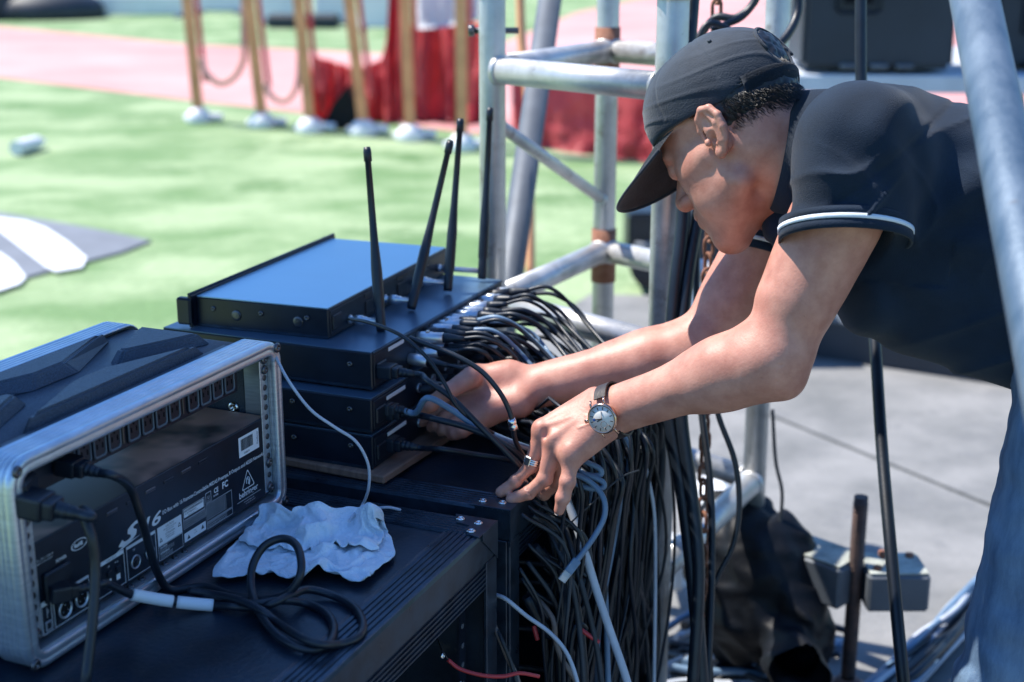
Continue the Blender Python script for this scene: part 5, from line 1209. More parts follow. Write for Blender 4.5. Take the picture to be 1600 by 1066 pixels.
# ================================================================ watch and ring
fa = (wrL - elL).normalized(); vn = (-ray(950, 650)).normalized() + UP * -0.12
wn = (vn - fa * vn.dot(fa)).normalized(); wy = fa.cross(wn).normalized()
if wy.dot(UP) < 0: wy = -wy
wax = elL + fa * ((P(962, 645, 1.935) - elL).dot(fa))
wc = wax + wn * 0.0395
watch = empty('wrist_watch', wc, 0, 'round silver-dial wrist watch with rose gold case on the left wrist', 'watch')
WM = frame_matrix(V((0, 0, 0)), fa, wy, wn)          # x along the forearm to the hand, y to 12 o'clock, z out of the dial
def wpt(x, y, z): return WM @ V((x, y, z))
m = MB(); m.lathe([(0, -0.004), (0.0195, -0.004), (0.0215, -0.001), (0.0215, 0.003), (0.0205, 0.0055), (0.0188, 0.0062), (0.0185, 0.0048), (0, 0.0048)], (0, 0, 0), wn, 48); m.build('case', M_gold, watch)
m = MB(); m.lathe([(0, 0.0049), (0.0183, 0.0049), (0.0183, 0.0052), (0, 0.0052)], (0, 0, 0), wn, 48); m.build('dial', M_dial, watch)
for k in range(12):
    a = R(k * 30); m = MB(); Mx = WM @ Matrix.Rotation(a, 4, 'Z'); m.box((0, 0.0148, 0.0055), (0.0011, 0.0040, 0.0005), 0, Mx); m.build('hour_marker', M_gold, watch)
for a, l_, w_ in ((-78, 0.0115, 0.0013), (-100, 0.0090, 0.0016), (20, 0.0125, 0.0004)):
    m = MB(); Mx = WM @ Matrix.Rotation(R(a), 4, 'Z'); m.box((0, l_ / 2 - 0.001, 0.0060), (w_, l_, 0.0004), 0, Mx); m.build('hand', M_gold if w_ < 0.0015 else M_dmetal, watch)
m = MB(); m.lathe([(0, 0.0054), (0.0022, 0.0054), (0, 0.0056)], wpt(0.011, 0.002, 0) , wn, 14); m.build('moon_window', M_blue, watch)
m = MB(); m.tube([wpt(0.0046 * math.cos(R(k * 20)), -0.0085 + 0.0046 * math.sin(R(k * 20)), 0.0054) for k in range(18)], 0.0003, 6, closed=True); m.build('subdial_ring', M_gold, watch)
m = MB(); m.cyl(wpt(0.021, 0.003, 0.001), wpt(0.0265, 0.004, 0.001), 0.0028, n=12); m.build('crown', M_gold, watch)
for sy in (1, -1):
    for sx in (1, -1):
        m = MB(); m.tube([wpt(sx * 0.0105, sy * 0.017, 0.001), wpt(sx * 0.0105, sy * 0.0225, 0.0), wpt(sx * 0.0103, sy * 0.0265, -0.004)], 0.0016, 8); m.build('lug', M_gold, watch)
# strap round the wrist
ctr = wax - wc; m = MB(); rings = []
rx_, ry_ = 0.0375, 0.0355
for k in range(49):
    a = R(42 + (360 - 84) * k / 48)      # leaves the dial free
    c = ctr + wy * rx_ * math.sin(a) * 1.0 + wn * (ry_ * math.cos(a)); o = (wy * math.sin(a) + wn * math.cos(a)).normalized(); hwid = 0.0092
    rings.append([c - fa * hwid + o * 0.0018, c + fa * hwid + o * 0.0018, c + fa * hwid - o * 0.0008, c - fa * hwid - o * 0.0008])
m.loops(rings); m.build('strap', M_leather, watch, smooth=False)
# signet ring
a_, b_ = P(*LH['A'][0]), P(*LH['A'][1]); b2 = P(*LH['A'][2]); rc_ = a_ + (b_ - a_) * 0.86; rd = (b_ - a_).normalized()
rg = empty('finger_ring', rc_, 0, 'silver ring with a black oblong stone on the left hand', 'ring')
pr = oval(V((0, 0, 0)), rd, UP, 0.0118, 0.0118, k=32); m = MB(); m.tube([p - rd * 0.0 for p in pr], 0.0016, 8, closed=True); m.tube([p + rd * 0.003 for p in pr], 0.0014, 8, closed=True); m.tube([p - rd * 0.003 for p in pr], 0.0014, 8, closed=True); m.build('band', M_chrome, rg)
ro = cv(-0.55, 0.15, 0.8); ro = (ro - rd * ro.dot(rd)).normalized(); Mx = frame_matrix(ro * 0.0122, rd, ro.cross(rd), ro)
m = MB(); m.box((0, 0, 0), (0.013, 0.0095, 0.0030), 0.001, Mx); m.build('setting', M_chrome, rg); m = MB(); m.box((0, 0, 0.0012), (0.0115, 0.0080, 0.0026), 0.0008, Mx); m.build('stone', M_blk, rg)

# ================================================================ cables
CAPS = [(elR, wrR, 0.050, 0.036), (wrR, P(735, 615, 2.13), 0.038, 0.040), (P(735, 615, 2.13), P(690, 640, 2.14), 0.036, 0.026), (elL, wrL, 0.052, 0.036), (P(935, 652, 1.94), P(872, 695, 1.945), 0.036, 0.034)]
def avoid(pts, r):
    """moves cable points out of the arms so that cables rest against them instead of running through"""
    for _ in range(2):
        for a_, b_, ra, rb in CAPS:
            ba = b_ - a_; L2 = ba.length_squared
            for i, p in enumerate(pts):
                h = max(0, min(1, (p - a_).dot(ba) / L2)); c = a_ + ba * h; rr = ra + (rb - ra) * h + r + 0.003; d = p - c
                if d.length < rr: pts[i] = c + (d.normalized() + FW * 0.55 - V((0, 0, 0.35))).normalized() * rr
        if _ == 0 and len(pts) > 4:
            q = [p.copy() for p in pts]
            for i in range(2, len(pts) - 2): pts[i] = (q[i - 2] + q[i - 1] + q[i] + q[i + 1] + q[i + 2]) / 5 if (pts[i] - q[i]).length >= 0 and any((q[i] - (a_ + (b_ - a_) * max(0, min(1, (q[i] - a_).dot(b_ - a_) / (b_ - a_).length_squared)))).length < 0.075 for a_, b_, ra, rb in CAPS) else q[i]
    return pts
def cable(pts, r, mtl, label, group=None, name='cable', per=8, n=10, cat='cable'):
    m = MB(); m.tube(catmull(pts, per), r, n); return tag(m.build(name, mtl), label, cat, group)
def TT(px, py, h=0.006): return Z(px, py, TABLE + h)
def c1(x, y, h=0.006): return TT(x / 1.76, 460 + y / 1.76, h)
def plug(o, d, upv, parent=None, label=None, grey=False, size=1.0, group=None, cable_pts=None, r=0.0045, mtl=None, cat='cable', name='power_cable', clabel=None):
    """moulded mains plug body at o pointing along d (out of the socket) with its cable"""
    e = empty(name, o, 0, label, cat, group)
    x = d.cross(upv).normalized(); z = x.cross(d).normalized(); s = size
    M = frame_matrix(V((0, 0, 0)), x, d.normalized(), z)
    m = MB(); m.box((0, 0.010 * s, 0), (0.027 * s, 0.026 * s, 0.021 * s), 0.003 * s, M, 2); m.box((0, 0.027 * s, 0), (0.022 * s, 0.012 * s, 0.017 * s), 0.003 * s, M, 2)
    m.build('plug', M_blk if not grey else M_cabs, e)
    m = MB(); m.lathe([(0, 0), (0.0078 * s, 0), (0.0074 * s, 0.005 * s), (0.0060 * s, 0.006 * s), (0.0072 * s, 0.008 * s), (0.0068 * s, 0.012 * s), (0.0055 * s, 0.013 * s), (0.0064 * s, 0.015 * s), (0.0060 * s, 0.019 * s), (0.0050 * s, 0.020 * s), (0.0052 * s, 0.026 * s), (0, 0.026 * s)], d.normalized() * 0.031 * s, d, 16); m.build('strain_relief', M_blk, e)
    if cable_pts:
        st = o + d.normalized() * 0.050 * s
        m = MB(); m.tube([p - o for p in catmull([st, st + d.normalized() * 0.018] + cable_pts, 8)], r, 12); m.build('cord', mtl or M_cab, e)
    return e
rack_n = rn.copy(); up_ = V((0, 0, 1))
def RP(x, y, z): return RL + ru * x - rn * y + V((0, 0, z))
# two mains plugs in the power strip
plug(RP(0.112, SY - 0.004, 0.200), (rn + ru * 0.10 - up_ * 0.10).normalized(), up_, label='black mains cable from the power strip, ending in the standing loop beside the towel', size=0.95, r=0.0050,
     cable_pts=[P(203, 762, 1.585), P(221, 810, 1.61), P(235, 860, 1.645), P(246, 895, 1.675), c1(470, 812), c1(560, 803), c1(640, 828), c1(740, 838, 0.008), c1(800, 815, 0.022), c1(828, 760, 0.045), c1(818, 695, 0.062), c1(780, 672, 0.066), c1(730, 690, 0.058), c1(697, 740, 0.040), c1(690, 800, 0.022),
                c1(706, 860, 0.012), c1(745, 920, 0.010), c1(800, 962, 0.008), c1(860, 978), c1(905, 960), c1(918, 915), c1(895, 875), c1(840, 850), c1(775, 842, 0.017), c1(700, 850, 0.016), c1(620, 838, 0.012), c1(540, 822, 0.012)])
e2 = plug(RP(0.022, SY - 0.030, 0.194), (rn + ru * 0.15 - up_ * 0.12).normalized(), up_, label='big angled black mains plug at far left whose cable hangs down before the rack', size=1.2, r=0.0056,
     cable_pts=[P(128, 798, 1.47), P(143, 840, 1.47), P(149, 890, 1.475), P(144, 980, 1.47), P(136, 1050, 1.462), P(130, 1100, 1.45), Z(124, 1200, TABLE + 0.008)])
m = MB(); p = RP(0.030, SY - 0.010, 0.198) - e2.location; m.box(p, (0.040, 0.042, 0.036), 0.004); m.build('adapter_body', M_blk, e2)
e3 = plug(RP(0.050, PY - 0.008, 0.076), (rn * 0.45 + ru * 0.85 - up_ * 0.10).normalized(), up_, label='black mains cable with a white paper tag, from the stage box to the outer coils', size=0.85, r=0.0050,
     cable_pts=[P(186, 921, 1.60), P(210, 930, 1.625), P(270, 940, 1.645), P(330, 946, 1.655), c1(640, 858, 0.010), c1(700, 862), c1(745, 852, 0.018), c1(800, 828, 0.018), c1(850, 812, 0.012), c1(920, 830), c1(975, 862), c1(998, 905), c1(985, 942), c1(935, 962), c1(880, 962, 0.016), c1(820, 940, 0.016), c1(760, 900, 0.010), c1(720, 870, 0.016), c1(660, 842, 0.018), c1(590, 826, 0.014), c1(520, 815, 0.016)])
m = MB(); q = [p - e3.location for p in catmull([P(206, 929, 1.622), P(238, 935, 1.635), P(270, 940, 1.645), P(302, 943.5, 1.65), P(333, 946, 1.655)], 5)]; m.tube(q[:11], 0.0072, 14); m.tube([q[11] , q[-1]] if False else q[11:], 0.0074, 14); m.build('paper_tag', M_sticker, e3)
# thin pale cable from the rack corner down behind the towel
cable([P(424, 541, 1.90), P(432, 560, 1.88), P(452, 597, 1.86), P(485, 640, 1.86), P(522, 667, 1.87), P(556, 690, 1.88), P(575, 725, 1.89), P(576, 762, 1.90), P(566, 790, 1.915), TT(556, 801, 0.03), TT(545, 815, 0.03)], 0.0021, M_cabw, 'thin pale cable looping from the rack corner down to the blue towel')
cable([TT(556, 808, 0.014), TT(580, 797, 0.008), TT(605, 793, 0.010), TT(626, 797, 0.004)], 0.0021, M_cabw, 'short pale cable end poking out behind the towel')
# ---------------------------------------------------------------- cables around the receivers and the hand
Mb = Matrix.Translation((cB.x, cB.y, zB)) @ Matrix.Rotation(yB, 4, 'Z'); nB = (Mb.to_3x3() @ V((0, -1, 0))).normalized(); uBd = (Mb.to_3x3() @ V((1, 0, 0))).normalized()
def BP(u, out_, z): return Mb @ V((u, -out_, z))
gC = 'power leads plugged into the stacked receivers'
plug(BP(0.022, 0.004, 0.024), nB, up_, label='black mains lead plugged in the wide patch unit, running under the left hand', group=gC, r=0.0044, size=0.95,
     cable_pts=[P(668, 595, 1.99), P(706, 622, 1.97), P(752, 668, 1.965), P(800, 716, 1.975), P(838, 762, 2.00), P(862, 815, 2.02), P(885, 880, 2.02), P(905, 960, 2.02), P(915, 1060, 2.02), P(918, 1200, 2.03)])
plug(BP(0.016, 0.004, 0.024 - 0.056), nB, up_, label='grey-blue data lead plugged in the second receiver, passing under the far forearm', group=gC, r=0.0046, size=0.8, mtl=M_cabb, grey=True,
     cable_pts=[P(668, 622, 2.0), P(705, 640, 2.0), P(742, 665, 2.0), P(786, 686, 2.0), P(825, 700, 2.04), P(870, 716, 2.1), P(905, 745, 2.12), P(940, 860, 2.14), P(950, 1060, 2.14), P(952, 1180, 2.14)])
plug(BP(0.022, 0.004, 0.018 - 0.056), nB, up_, label='black mains lead plugged low in the second receiver', group=gC, r=0.0048, size=1.0,
     cable_pts=[P(680, 655, 2.0), P(730, 668, 1.99), P(780, 690, 1.985), P(820, 722, 2.0), P(850, 790, 2.04), P(866, 880, 2.05), P(872, 1060, 2.06), P(872, 1180, 2.06)])
plug(BP(0.022, 0.004, 0.024 - 0.112), nB, up_, label='black mains lead plugged in the lowest receiver, lying over the case top', group=gC, r=0.0042, size=1.0,
     cable_pts=[P(690, 702, 2.02), P(740, 710, 2.04), P(790, 718, 2.05), P(830, 730, 2.07), P(858, 780, 2.08), P(880, 900, 2.08), P(890, 1060, 2.08), P(890, 1200, 2.08)])
cable([P(545, 498, 2.06), P(580, 505, 2.02), P(628, 525, 1.98), P(668, 560, 1.965), P(695, 600, 1.96), P(712, 632, 1.96), P(736, 655, 1.97), P(775, 680, 2.0), P(815, 700, 2.06)], 0.0028, M_cab, 'thin black lead from the top receiver curving down past the right hand')
arc = [P(640, 528, 1.985), P(672, 540, 1.97), P(712, 556, 1.955), P(752, 580, 1.95), P(780, 612, 1.95), P(795, 640, 1.955), P(801, 662, 1.96), P(806, 690, 1.98), P(822, 720, 2.02)]
e = empty('cable', arc[0], 0, 'black lead arching over the far hand with a small metal coupling', 'cable')
m = MB(); m.tube([p - arc[0] for p in catmull(arc, 8)], 0.0036, 12); m.build('cord', M_cab, e)
m = MB(); d_ = (arc[6] - arc[5]).normalized(); m.lathe([(0, -0.007), (0.0050, -0.007), (0.0062, -0.004), (0.0062, 0.0), (0.0048, 0.001), (0.0060, 0.003), (0.0058, 0.009), (0, 0.009)], arc[6] - arc[0], d_, 18); m.build('coupling', M_chrome, e)
# blue-grey network cable: looped bundle under the hand, then the loose end with its clear plug
loopc = [P(888, 716, 2.00), P(915, 728, 1.99), P(938, 742, 1.985), P(942, 752, 1.985), P(925, 756, 1.985), P(900, 748, 1.99), P(886, 738, 1.995)]
e = empty('network_cable', loopc[0], 0, 'blue-grey network cable looped under the left hand, its clear plug dangling', 'cable')
pts = [P(885, 708, 2.01), P(915, 722, 1.99), P(936, 732, 1.985), P(938, 742, 1.985), P(918, 742, 1.985), P(892, 734, 1.99), P(888, 726, 1.99), P(912, 740, 1.975), P(940, 752, 1.975), P(942, 762, 1.975), P(920, 763, 1.975), P(893, 752, 1.98), P(886, 742, 1.98), P(906, 744, 1.965),
       P(930, 760, 1.96), P(944, 782, 1.955), P(944, 808, 1.955), P(930, 836, 1.955), P(912, 862, 1.955), P(899, 879, 1.955)]
m = MB(); m.tube([p - loopc[0] for p in catmull(pts, 8)], 0.0040, 12); m.build('cord', M_cabb, e)
d_ = (pts[-1] - pts[-2]).normalized(); s0 = pts[-1] - loopc[0]; xx = d_.cross(FW).normalized(); Mx = frame_matrix(s0, xx, d_, xx.cross(d_))
m = MB(); m.box((0, 0.006, 0), (0.0125, 0.022, 0.009), 0.002, Mx, 2); m.build('boot', M_cabb, e)
m = MB(); m.box((0, 0.024, 0), (0.0117, 0.016, 0.0080), 0.0008, Mx); m.build('clear_plug', M_clear, e)
m = MB(); m.box((0, 0.0275, 0.0), (0.009, 0.009, 0.005), 0.0005, Mx); m.build('contacts', M_gold, e)
cable([P(886, 780, 2.02), P(900, 820, 2.015), P(916, 870, 2.01), P(936, 935, 2.01), P(958, 1000, 2.01), P(980, 1066, 2.01), P(1000, 1150, 2.02)], 0.0060, M_cabw, 'thick pale grey cable hanging straight down from under the left hand')
cable([P(768, 928, 1.97), P(790, 936, 1.95), P(822, 962, 1.95), P(858, 988, 1.95), P(885, 1020, 1.95), P(902, 1066, 1.95), P(910, 1120, 1.95)], 0.0030, M_cabw, 'thin pale cable running from between the two flight cases, down to the right')
q0 = onplane(683, 995, K1 + VX * 0.05, NX)
cable([q0, P(690, 1015, 1.80), P(702, 1034, 1.80)], 0.0009, M_cab, 'hair thin dark wire from the metal socket in the near case')
cable([P(700, 1031, 1.80), P(718, 1045, 1.80), P(752, 1055, 1.80), P(785, 1057, 1.81), P(812, 1052, 1.83), P(842, 1057, 1.85)], 0.0026, M_cabr, 'red wire trailing across the open back of the near case')
cable([P(826, 925, 2.02), P(845, 942, 2.0), P(864, 968, 1.99), P(868, 1000, 1.99), P(878, 1030, 1.99), P(900, 1066, 1.99), P(915, 1120, 2)], 0.0040, M_cabbr, 'brown cable kinked among the hanging black cables')
cable([P(768, 968, 1.95), P(780, 995, 1.93), P(792, 1025, 1.93), P(808, 1060, 1.93), P(820, 1110, 1.93)], 0.0036, M_cabbr, 'brown cable hanging between the two flight cases')
cable([P(772, 975, 1.945), P(784, 1000, 1.925), P(800, 1040, 1.925), P(812, 1085, 1.925)], 0.0028, M_cabs, 'dusty dark cable twisted beside the brown one between the cases')
for (x, y, x2, y2, lab) in ((834, 978, 840, 1000, 'short red heat-shrink mark hanging low left in the cable curtain'), (908, 984, 936, 1004, 'slanting red cable marking in the middle of the cable curtain')):
    cable([P(x, y, 2.0), P((x + x2) / 2, (y + y2) / 2, 2.0), P(x2, y2, 2.0)], 0.0034, M_cabr, lab, name='cable_marker')
# long dark cables coming down past the hand
for i, pts in enumerate([[(800, 690, 2.03), (830, 740, 2.03), (846, 800, 2.03), (868, 850, 2.0), (890, 900, 1.99), (905, 980, 1.99), (912, 1070, 1.99), (914, 1160, 2)], [(845, 705, 2.07), (862, 760, 2.06), (885, 830, 2.02), (905, 900, 2.0), (930, 1000, 2.0), (945, 1100, 2)]]):
    cable([P(*p) for p in pts], 0.0042, M_cabs, ['dusty black cable emerging left of the dangling network plug', 'dusty black cable crossing behind the dangling network plug'][i])
cable([P(838, 800, 1.995), P(870, 830, 1.99), P(910, 800, 1.985), P(942, 770, 1.985), P(972, 745, 1.99), P(998, 735, 2.03)], 0.0012, M_cabs, 'thin dark wire crossing diagonally over the hanging cables')
# patch leads: metal barrel, rubber boot and cord each
rnd = random.Random(11); hang_end = lambda u, n, z: K2 + UX * u + NX * n + V((0, 0, z - TABLE))
npl = 0
rows = [(zr, u) for zr, us in ((0.040, [0.150 + 0.0235 * k for k in range(14)]), (0.014, [0.120 + 0.0260 * k for k in range(13)]), (-0.040, [0.13 + 0.030 * k for k in range(11)]), (-0.075, [0.16 + 0.032 * k for k in range(9)])) for u in us]
for zr, u in rows:
    s0 = BP(u, 0.0, zr); d = (nB + up_ * rnd.uniform(-0.10, 0.22) + uBd * rnd.uniform(-0.10, 0.25)).normalized()
    e = empty('patch_lead', s0, 0, '', 'cable', 'patch leads plugged in rows into the patch unit')
    bl = rnd.uniform(0.030, 0.044); silver = rnd.random() < 0.68
    e['label'] = '%s plug in the %s, %s part' % ('silver' if silver else 'black', {0.040: 'top row under the wide unit lid', 0.014: 'second row of the wide unit', -0.040: 'row just above the far hand', -0.075: 'lowest row beside the far hand'}[zr], ['nearer', 'middle', 'farther'][min(2, int((u - 0.11) / 0.125))])
    m = MB(); m.lathe([(0, -0.002), (0.0080, -0.002), (0.0088, 0.004), (0.0092, 0.006), (0.0092, bl * 0.55), (0.0084, bl * 0.6), (0.0084, bl), (0, bl)], (0, 0, 0), d, 16); m.build('barrel', M_silver if silver else M_blk, e)
    m = MB(); m.lathe([(0, bl), (0.0080, bl), (0.0072, bl + 0.010), (0.0045, bl + 0.026), (0.0038, bl + 0.034), (0, bl + 0.034)], (0, 0, 0), d, 14); m.build('boot', M_cab if silver else M_cabs, e)
    if u % 0.07 < 0.02: m = MB(); m.box(d * (bl * 0.4) + up_ * 0.0090, (0.006, 0.009, 0.003), 0.001); m.build('release_tab', M_gold, e)
    st = s0 + d * (bl + 0.026); uh = 0.10 + (u - 0.12) * 0.80 + rnd.uniform(-0.05, 0.05); nh = rnd.uniform(0.02, 0.075)
    drop = rnd.uniform(0.0, 0.02)
    pts = [st, st + d * 0.045 + up_ * (0.002 - drop * 0.3), st + nB * 0.095 + uBd * 0.02 - up_ * (0.030 + drop), hang_end(uh, nh + 0.02, 0.84 + rnd.uniform(-0.02, 0.02) + zr * 0.4), hang_end(uh + rnd.uniform(-.02, .02), nh + 0.02, 0.72), hang_end(uh + rnd.uniform(-.05, .05), nh, 0.50), hang_end(uh + rnd.uniform(-.08, .08), nh * 0.8 + 0.01, 0.25), hang_end(uh + rnd.uniform(-.1, .1), nh + 0.02, 0.045)]
    rr_ = rnd.choice((0.0030, 0.0034, 0.0040)); mm = rnd.choice((M_cab, M_cab, M_cab, M_cabs, M_cabb if zr > 0 and rnd.random() < .3 else M_cab))
    m = MB(); m.tube([p - s0 for p in avoid(catmull(pts, 7), rr_)], rr_, 7); m.build('cord', mm, e)
# the curtain of cables hanging in front of the open rear case
for k in range(66):
    u = rnd.uniform(0.035, 0.50); n_ = rnd.uniform(0.008, 0.075); r_ = rnd.choice((0.0018, 0.0028, 0.0028, 0.0036, 0.0045, 0.0060, 0.0075))
    mk = rnd.choice((M_cab, M_cab, M_cab, M_cabs)); sl = rnd.uniform(-0.13, 0.10); z0 = 0.84 if u > 0.22 else rnd.uniform(0.66, 0.80)
    ub = min(0.46, max(0.13, u - 0.03)); zs = rnd.uniform(-0.10, -0.055)
    p = ([BP(ub, -0.004, zs), BP(ub + 0.01, 0.05, zs - 0.004), hang_end(u - 0.02 - sl * 0.2, n_ * 0.6 + 0.006, 0.808)] if u > 0.22 else [hang_end(u - 0.03, 0.012, z0)]) + [hang_end(u - sl * 0.2, n_ + 0.010, 0.74 if u > 0.22 else z0 - 0.06), hang_end(u + rnd.uniform(-.045, .045), n_ + rnd.uniform(-.01, .03), rnd.uniform(0.54, 0.62)), hang_end(u + sl * 0.5 + rnd.uniform(-.06, .06), n_ + rnd.uniform(-.01, .03), rnd.uniform(0.36, 0.44)), hang_end(u + sl + rnd.uniform(-.06, .06), n_ + rnd.uniform(-.01, .03), 0.20), hang_end(u + sl, n_ + 0.02, 0.042)]
    cable(avoid(catmull(p, 6), r_), r_, mk, '%s%s cable, %s of the curtain before the rear case' % ({0.0018: 'very thin ', 0.0028: 'thin ', 0.0036: 'medium ', 0.0045: 'thick ', 0.0060: 'heavy ', 0.0075: 'heaviest '}[r_], 'dusty black' if mk is M_cabs else 'clean black', 'left part' if u < 0.2 else 'middle' if u < 0.42 else 'right part'), 'cable curtain at the rear case', per=1, n=7)
for k in range(9):
    z = 0.74 - k * 0.055; u = rnd.uniform(0.06, 0.14)
    cable([hang_end(u - 0.02, -0.10, z), hang_end(u + 0.03, -0.02, z - 0.01), hang_end(u + 0.09, 0.03, z - 0.05), hang_end(u + 0.14, 0.05, z - 0.14), hang_end(u + 0.16, 0.05, z - 0.24)], 0.0042, M_cab, 'black cable coming out of the open rear case and turning downwards', 'cables leaving the inside of the rear case', per=6, n=8)
cable([P(1000, 668, 2.22), P(1004, 700, 2.22), P(1010, 735, 2.22), P(1022, 800, 2.23), P(1024, 900, 2.24), P(1022, 1066, 2.25), P(1022, 1150, 2.25)], 0.0030, M_cabw, 'thin pale blue cable at the right edge of the cable curtain')
# ---------------------------------------------------------------- chain, heavy feeders and hanging cables round the truss
ch0, ch1 = P(1124, -60, 2.50), P(1099, 960, 2.42)
cpts = catmull([ch0, P(1118, 60, 2.50), P(1112, 300, 2.49), P(1108, 380, 2.48), P(1103, 470, 2.47), P(1099, 570, 2.46), P(1102, 660, 2.45), P(1099, 780, 2.44), P(1100, 880, 2.43), ch1], 30)
ce = empty('chain', ch1, 0, 'rusty hoist chain hanging behind the man face and arms', 'chain')
m = MB(); lp = []
for k in range(20):
    a = 2 * math.pi * k / 20; lp.append(V((0.0092 * math.cos(a), 0, 0.0120 * math.sin(a) + (0.0065 if math.sin(a) > 0 else -0.0065))))
m.tube(lp, 0.0034, 7, closed=True); link0 = m.build('link', M_rust, ce)
acc = 0; last = cpts[0]; first = True; kk = 0
for i in range(1, len(cpts)):
    acc += (cpts[i] - cpts[i - 1]).length
    if acc >= 0.0265:
        acc = 0; t = (cpts[i] - last).normalized(); last = cpts[i]
        o = link0 if first else link0.copy()
        if not first: COL.objects.link(o); o.parent = ce
        first = False; o.location = cpts[i] - ch1; o.rotation_euler = (0, 0, R(25 + 90 * (kk % 2))); kk += 1
ug = 'heavy black feeder cables beside the truss leg'
cable([P(1085, -40, 2.30), P(1072, 150, 2.29), P(1068, 330, 2.29), P(1056, 440, 2.29), P(1048, 540, 2.29), P(1046, 640, 2.28), P(1062, 740, 2.27), P(1078, 860, 2.26), P(1090, 980, 2.25), P(1098, 1090, 2.25)], 0.0115, M_cab, 'thickest black feeder cable right against the near truss leg', ug, n=14)
cable([P(1092, 330, 2.30), P(1074, 440, 2.29), P(1064, 560, 2.28), P(1066, 660, 2.26), P(1082, 780, 2.25), P(1092, 900, 2.24), P(1082, 1080, 2.24)], 0.0100, M_cab, 'second heavy black feeder cable, just left of the chain', ug, n=14)
cable([P(1090, 350, 2.44), P(1088, 450, 2.44), P(1094, 620, 2.40), P(1110, 760, 2.35), P(1112, 900, 2.33), P(1104, 1090, 2.3)], 0.0060, M_cab, 'thinner black cable running down beside the rusty chain', n=12)
cable([P(1112, 560, 2.38), P(1120, 640, 2.36), P(1148, 720, 2.35), P(1155, 790, 2.35), P(1146, 850, 2.35), P(1122, 900, 2.35), P(1106, 950, 2.35), P(1112, 1080, 2.35)], 0.0048, M_cab, 'thin black cable bowing out to the right over the black bag')
cable([P(1207, 640, 2.90), P(1212, 720, 2.9), P(1222, 770, 2.9), P(1218, 830, 2.9)], 0.0038, M_cabs, 'thin cable hanging along the far right truss leg')
cable([P(1345, -60, 2.42), P(1345, 60, 2.42), P(1346, 140, 2.42), P(1352, 300, 2.42), P(1362, 460, 2.38), P(1369, 560, 2.34), P(1378, 700, 2.28), P(1392, 860, 2.2), P(1408, 1030, 2.15), P(1420, 1150, 2.15)], 0.0100, M_cab, 'black cable hanging straight down behind the man, from top to bottom of frame', n=14)
for i, (pts, r_, lab) in enumerate([([(1070, 120, 2.5), (1092, 62, 2.48), (1118, 28, 2.46), (1150, 28, 2.45), (1178, 4, 2.45), (1195, -40, 2.45)], 0.0070, 'black cable coiling round the top of the chain, left part'), ([(1112, 48, 2.42), (1135, 38, 2.42), (1160, 26, 2.42), (1180, 0, 2.42), (1190, -40, 2.42)], 0.0060, 'black cable beside the chain top, running up to the right'),
        ([(1246, -30, 2.5), (1246, 20, 2.5), (1230, 55, 2.48), (1205, 78, 2.46), (1180, 84, 2.45), (1150, 78, 2.45), (1125, 50, 2.45)], 0.0080, 'black cable looping over the far right truss leg above the cap'), ([(1085, 75, 2.4), (1105, 38, 2.4), (1135, 44, 2.4), (1158, 66, 2.4), (1175, 90, 2.4)], 0.0055, 'small black loop of cable right above the cap')]):
    cable([P(*p) for p in pts], r_, M_cab, lab, 'cables looped at the top of the truss', n=12)
cable([P(1036, 46, 2.32), P(1052, 62, 2.3), P(1070, 70, 2.3), P(1084, 78, 2.3)], 0.0040, M_orange, 'short orange cord tied round the near truss leg')
# ---------------------------------------------------------------- near raking pole
pa, pb = P(1517, -30, 1.56), P(1634, 560, 1.22); dd = (pb - pa).normalized(); up_end = pa - dd * 1.1; t = (pb.z - 0.03) / -dd.z; lo_end = pb + dd * t
e = empty('near_pole', lo_end, 0, 'scratched grey metal pole slanting close to the camera at right', 'pole')
m = MB(); m.cyl(V((0, 0, 0)), up_end - lo_end, 0.0262, n=40); m.build('tube', M_polemetal, e)
# ---------------------------------------------------------------- bag, clutter on the ground
bagc = Z(1190, 1000, 0.03)
B2 = SDF()
g = lambda px, py, d: P(px, py, d)
B2.rc(g(1150, 835, 3.02), g(1205, 905, 2.98), 0.105, 0.085, 0.05); B2.rc(g(1130, 880, 3.0), g(1160, 950, 2.95), 0.09, 0.08, 0.05); B2.rc(g(1205, 905, 2.95), g(1262, 985, 2.90), 0.075, 0.035, 0.04); B2.rc(g(1240, 960, 2.88), g(1272, 1060, 2.80), 0.030, 0.035, 0.03)
B2.rc(g(1200, 960, 2.9), g(1240, 1040, 2.8), 0.05, 0.05, 0.04); B2.rc(g(1240, 1040, 2.8), g(1262, 1120, 2.8), 0.05, 0.05, 0.03); B2.rc(g(1150, 815, 3.0), g(1240, 880, 2.95), 0.03, 0.02, 0.02)
B2.el(g(1195, 895, 2.95), (0.125, 0.10, 0.130), 0.04); B2.el(g(1165, 960, 3.0), (0.11, 0.10, 0.12), 0.04); B2.el(g(1245, 985, 2.92), (0.075, 0.07, 0.10), 0.04)
B2.fn(lambda p, d: d + 0.010 * vnoise(p, 28, 1.0) + 0.006 * vnoise(p, 62, 3.3) + 0.006 * np.abs(np.sin(p[:, 0] * 34 + p[:, 2] * 26 + 2 * np.sin(p[:, 1] * 20))))
lo_ = a3(g(1150, 900, 3.0)) - [0.25, 0.25, 0.5]; v7, q7 = B2.mesh(lo_, a3(g(1220, 900, 2.95)) + [0.25, 0.25, 0.32], 0.006)
v7[:, 2] = np.maximum(v7[:, 2], 0.032)
e = empty('bag', bagc, 0, 'black nylon bag slumped over the outrigger beam beneath the arms', 'bag')
np_mesh('bag_cloth', [(v7 - np.array(bagc), q7)], M_bag, e)
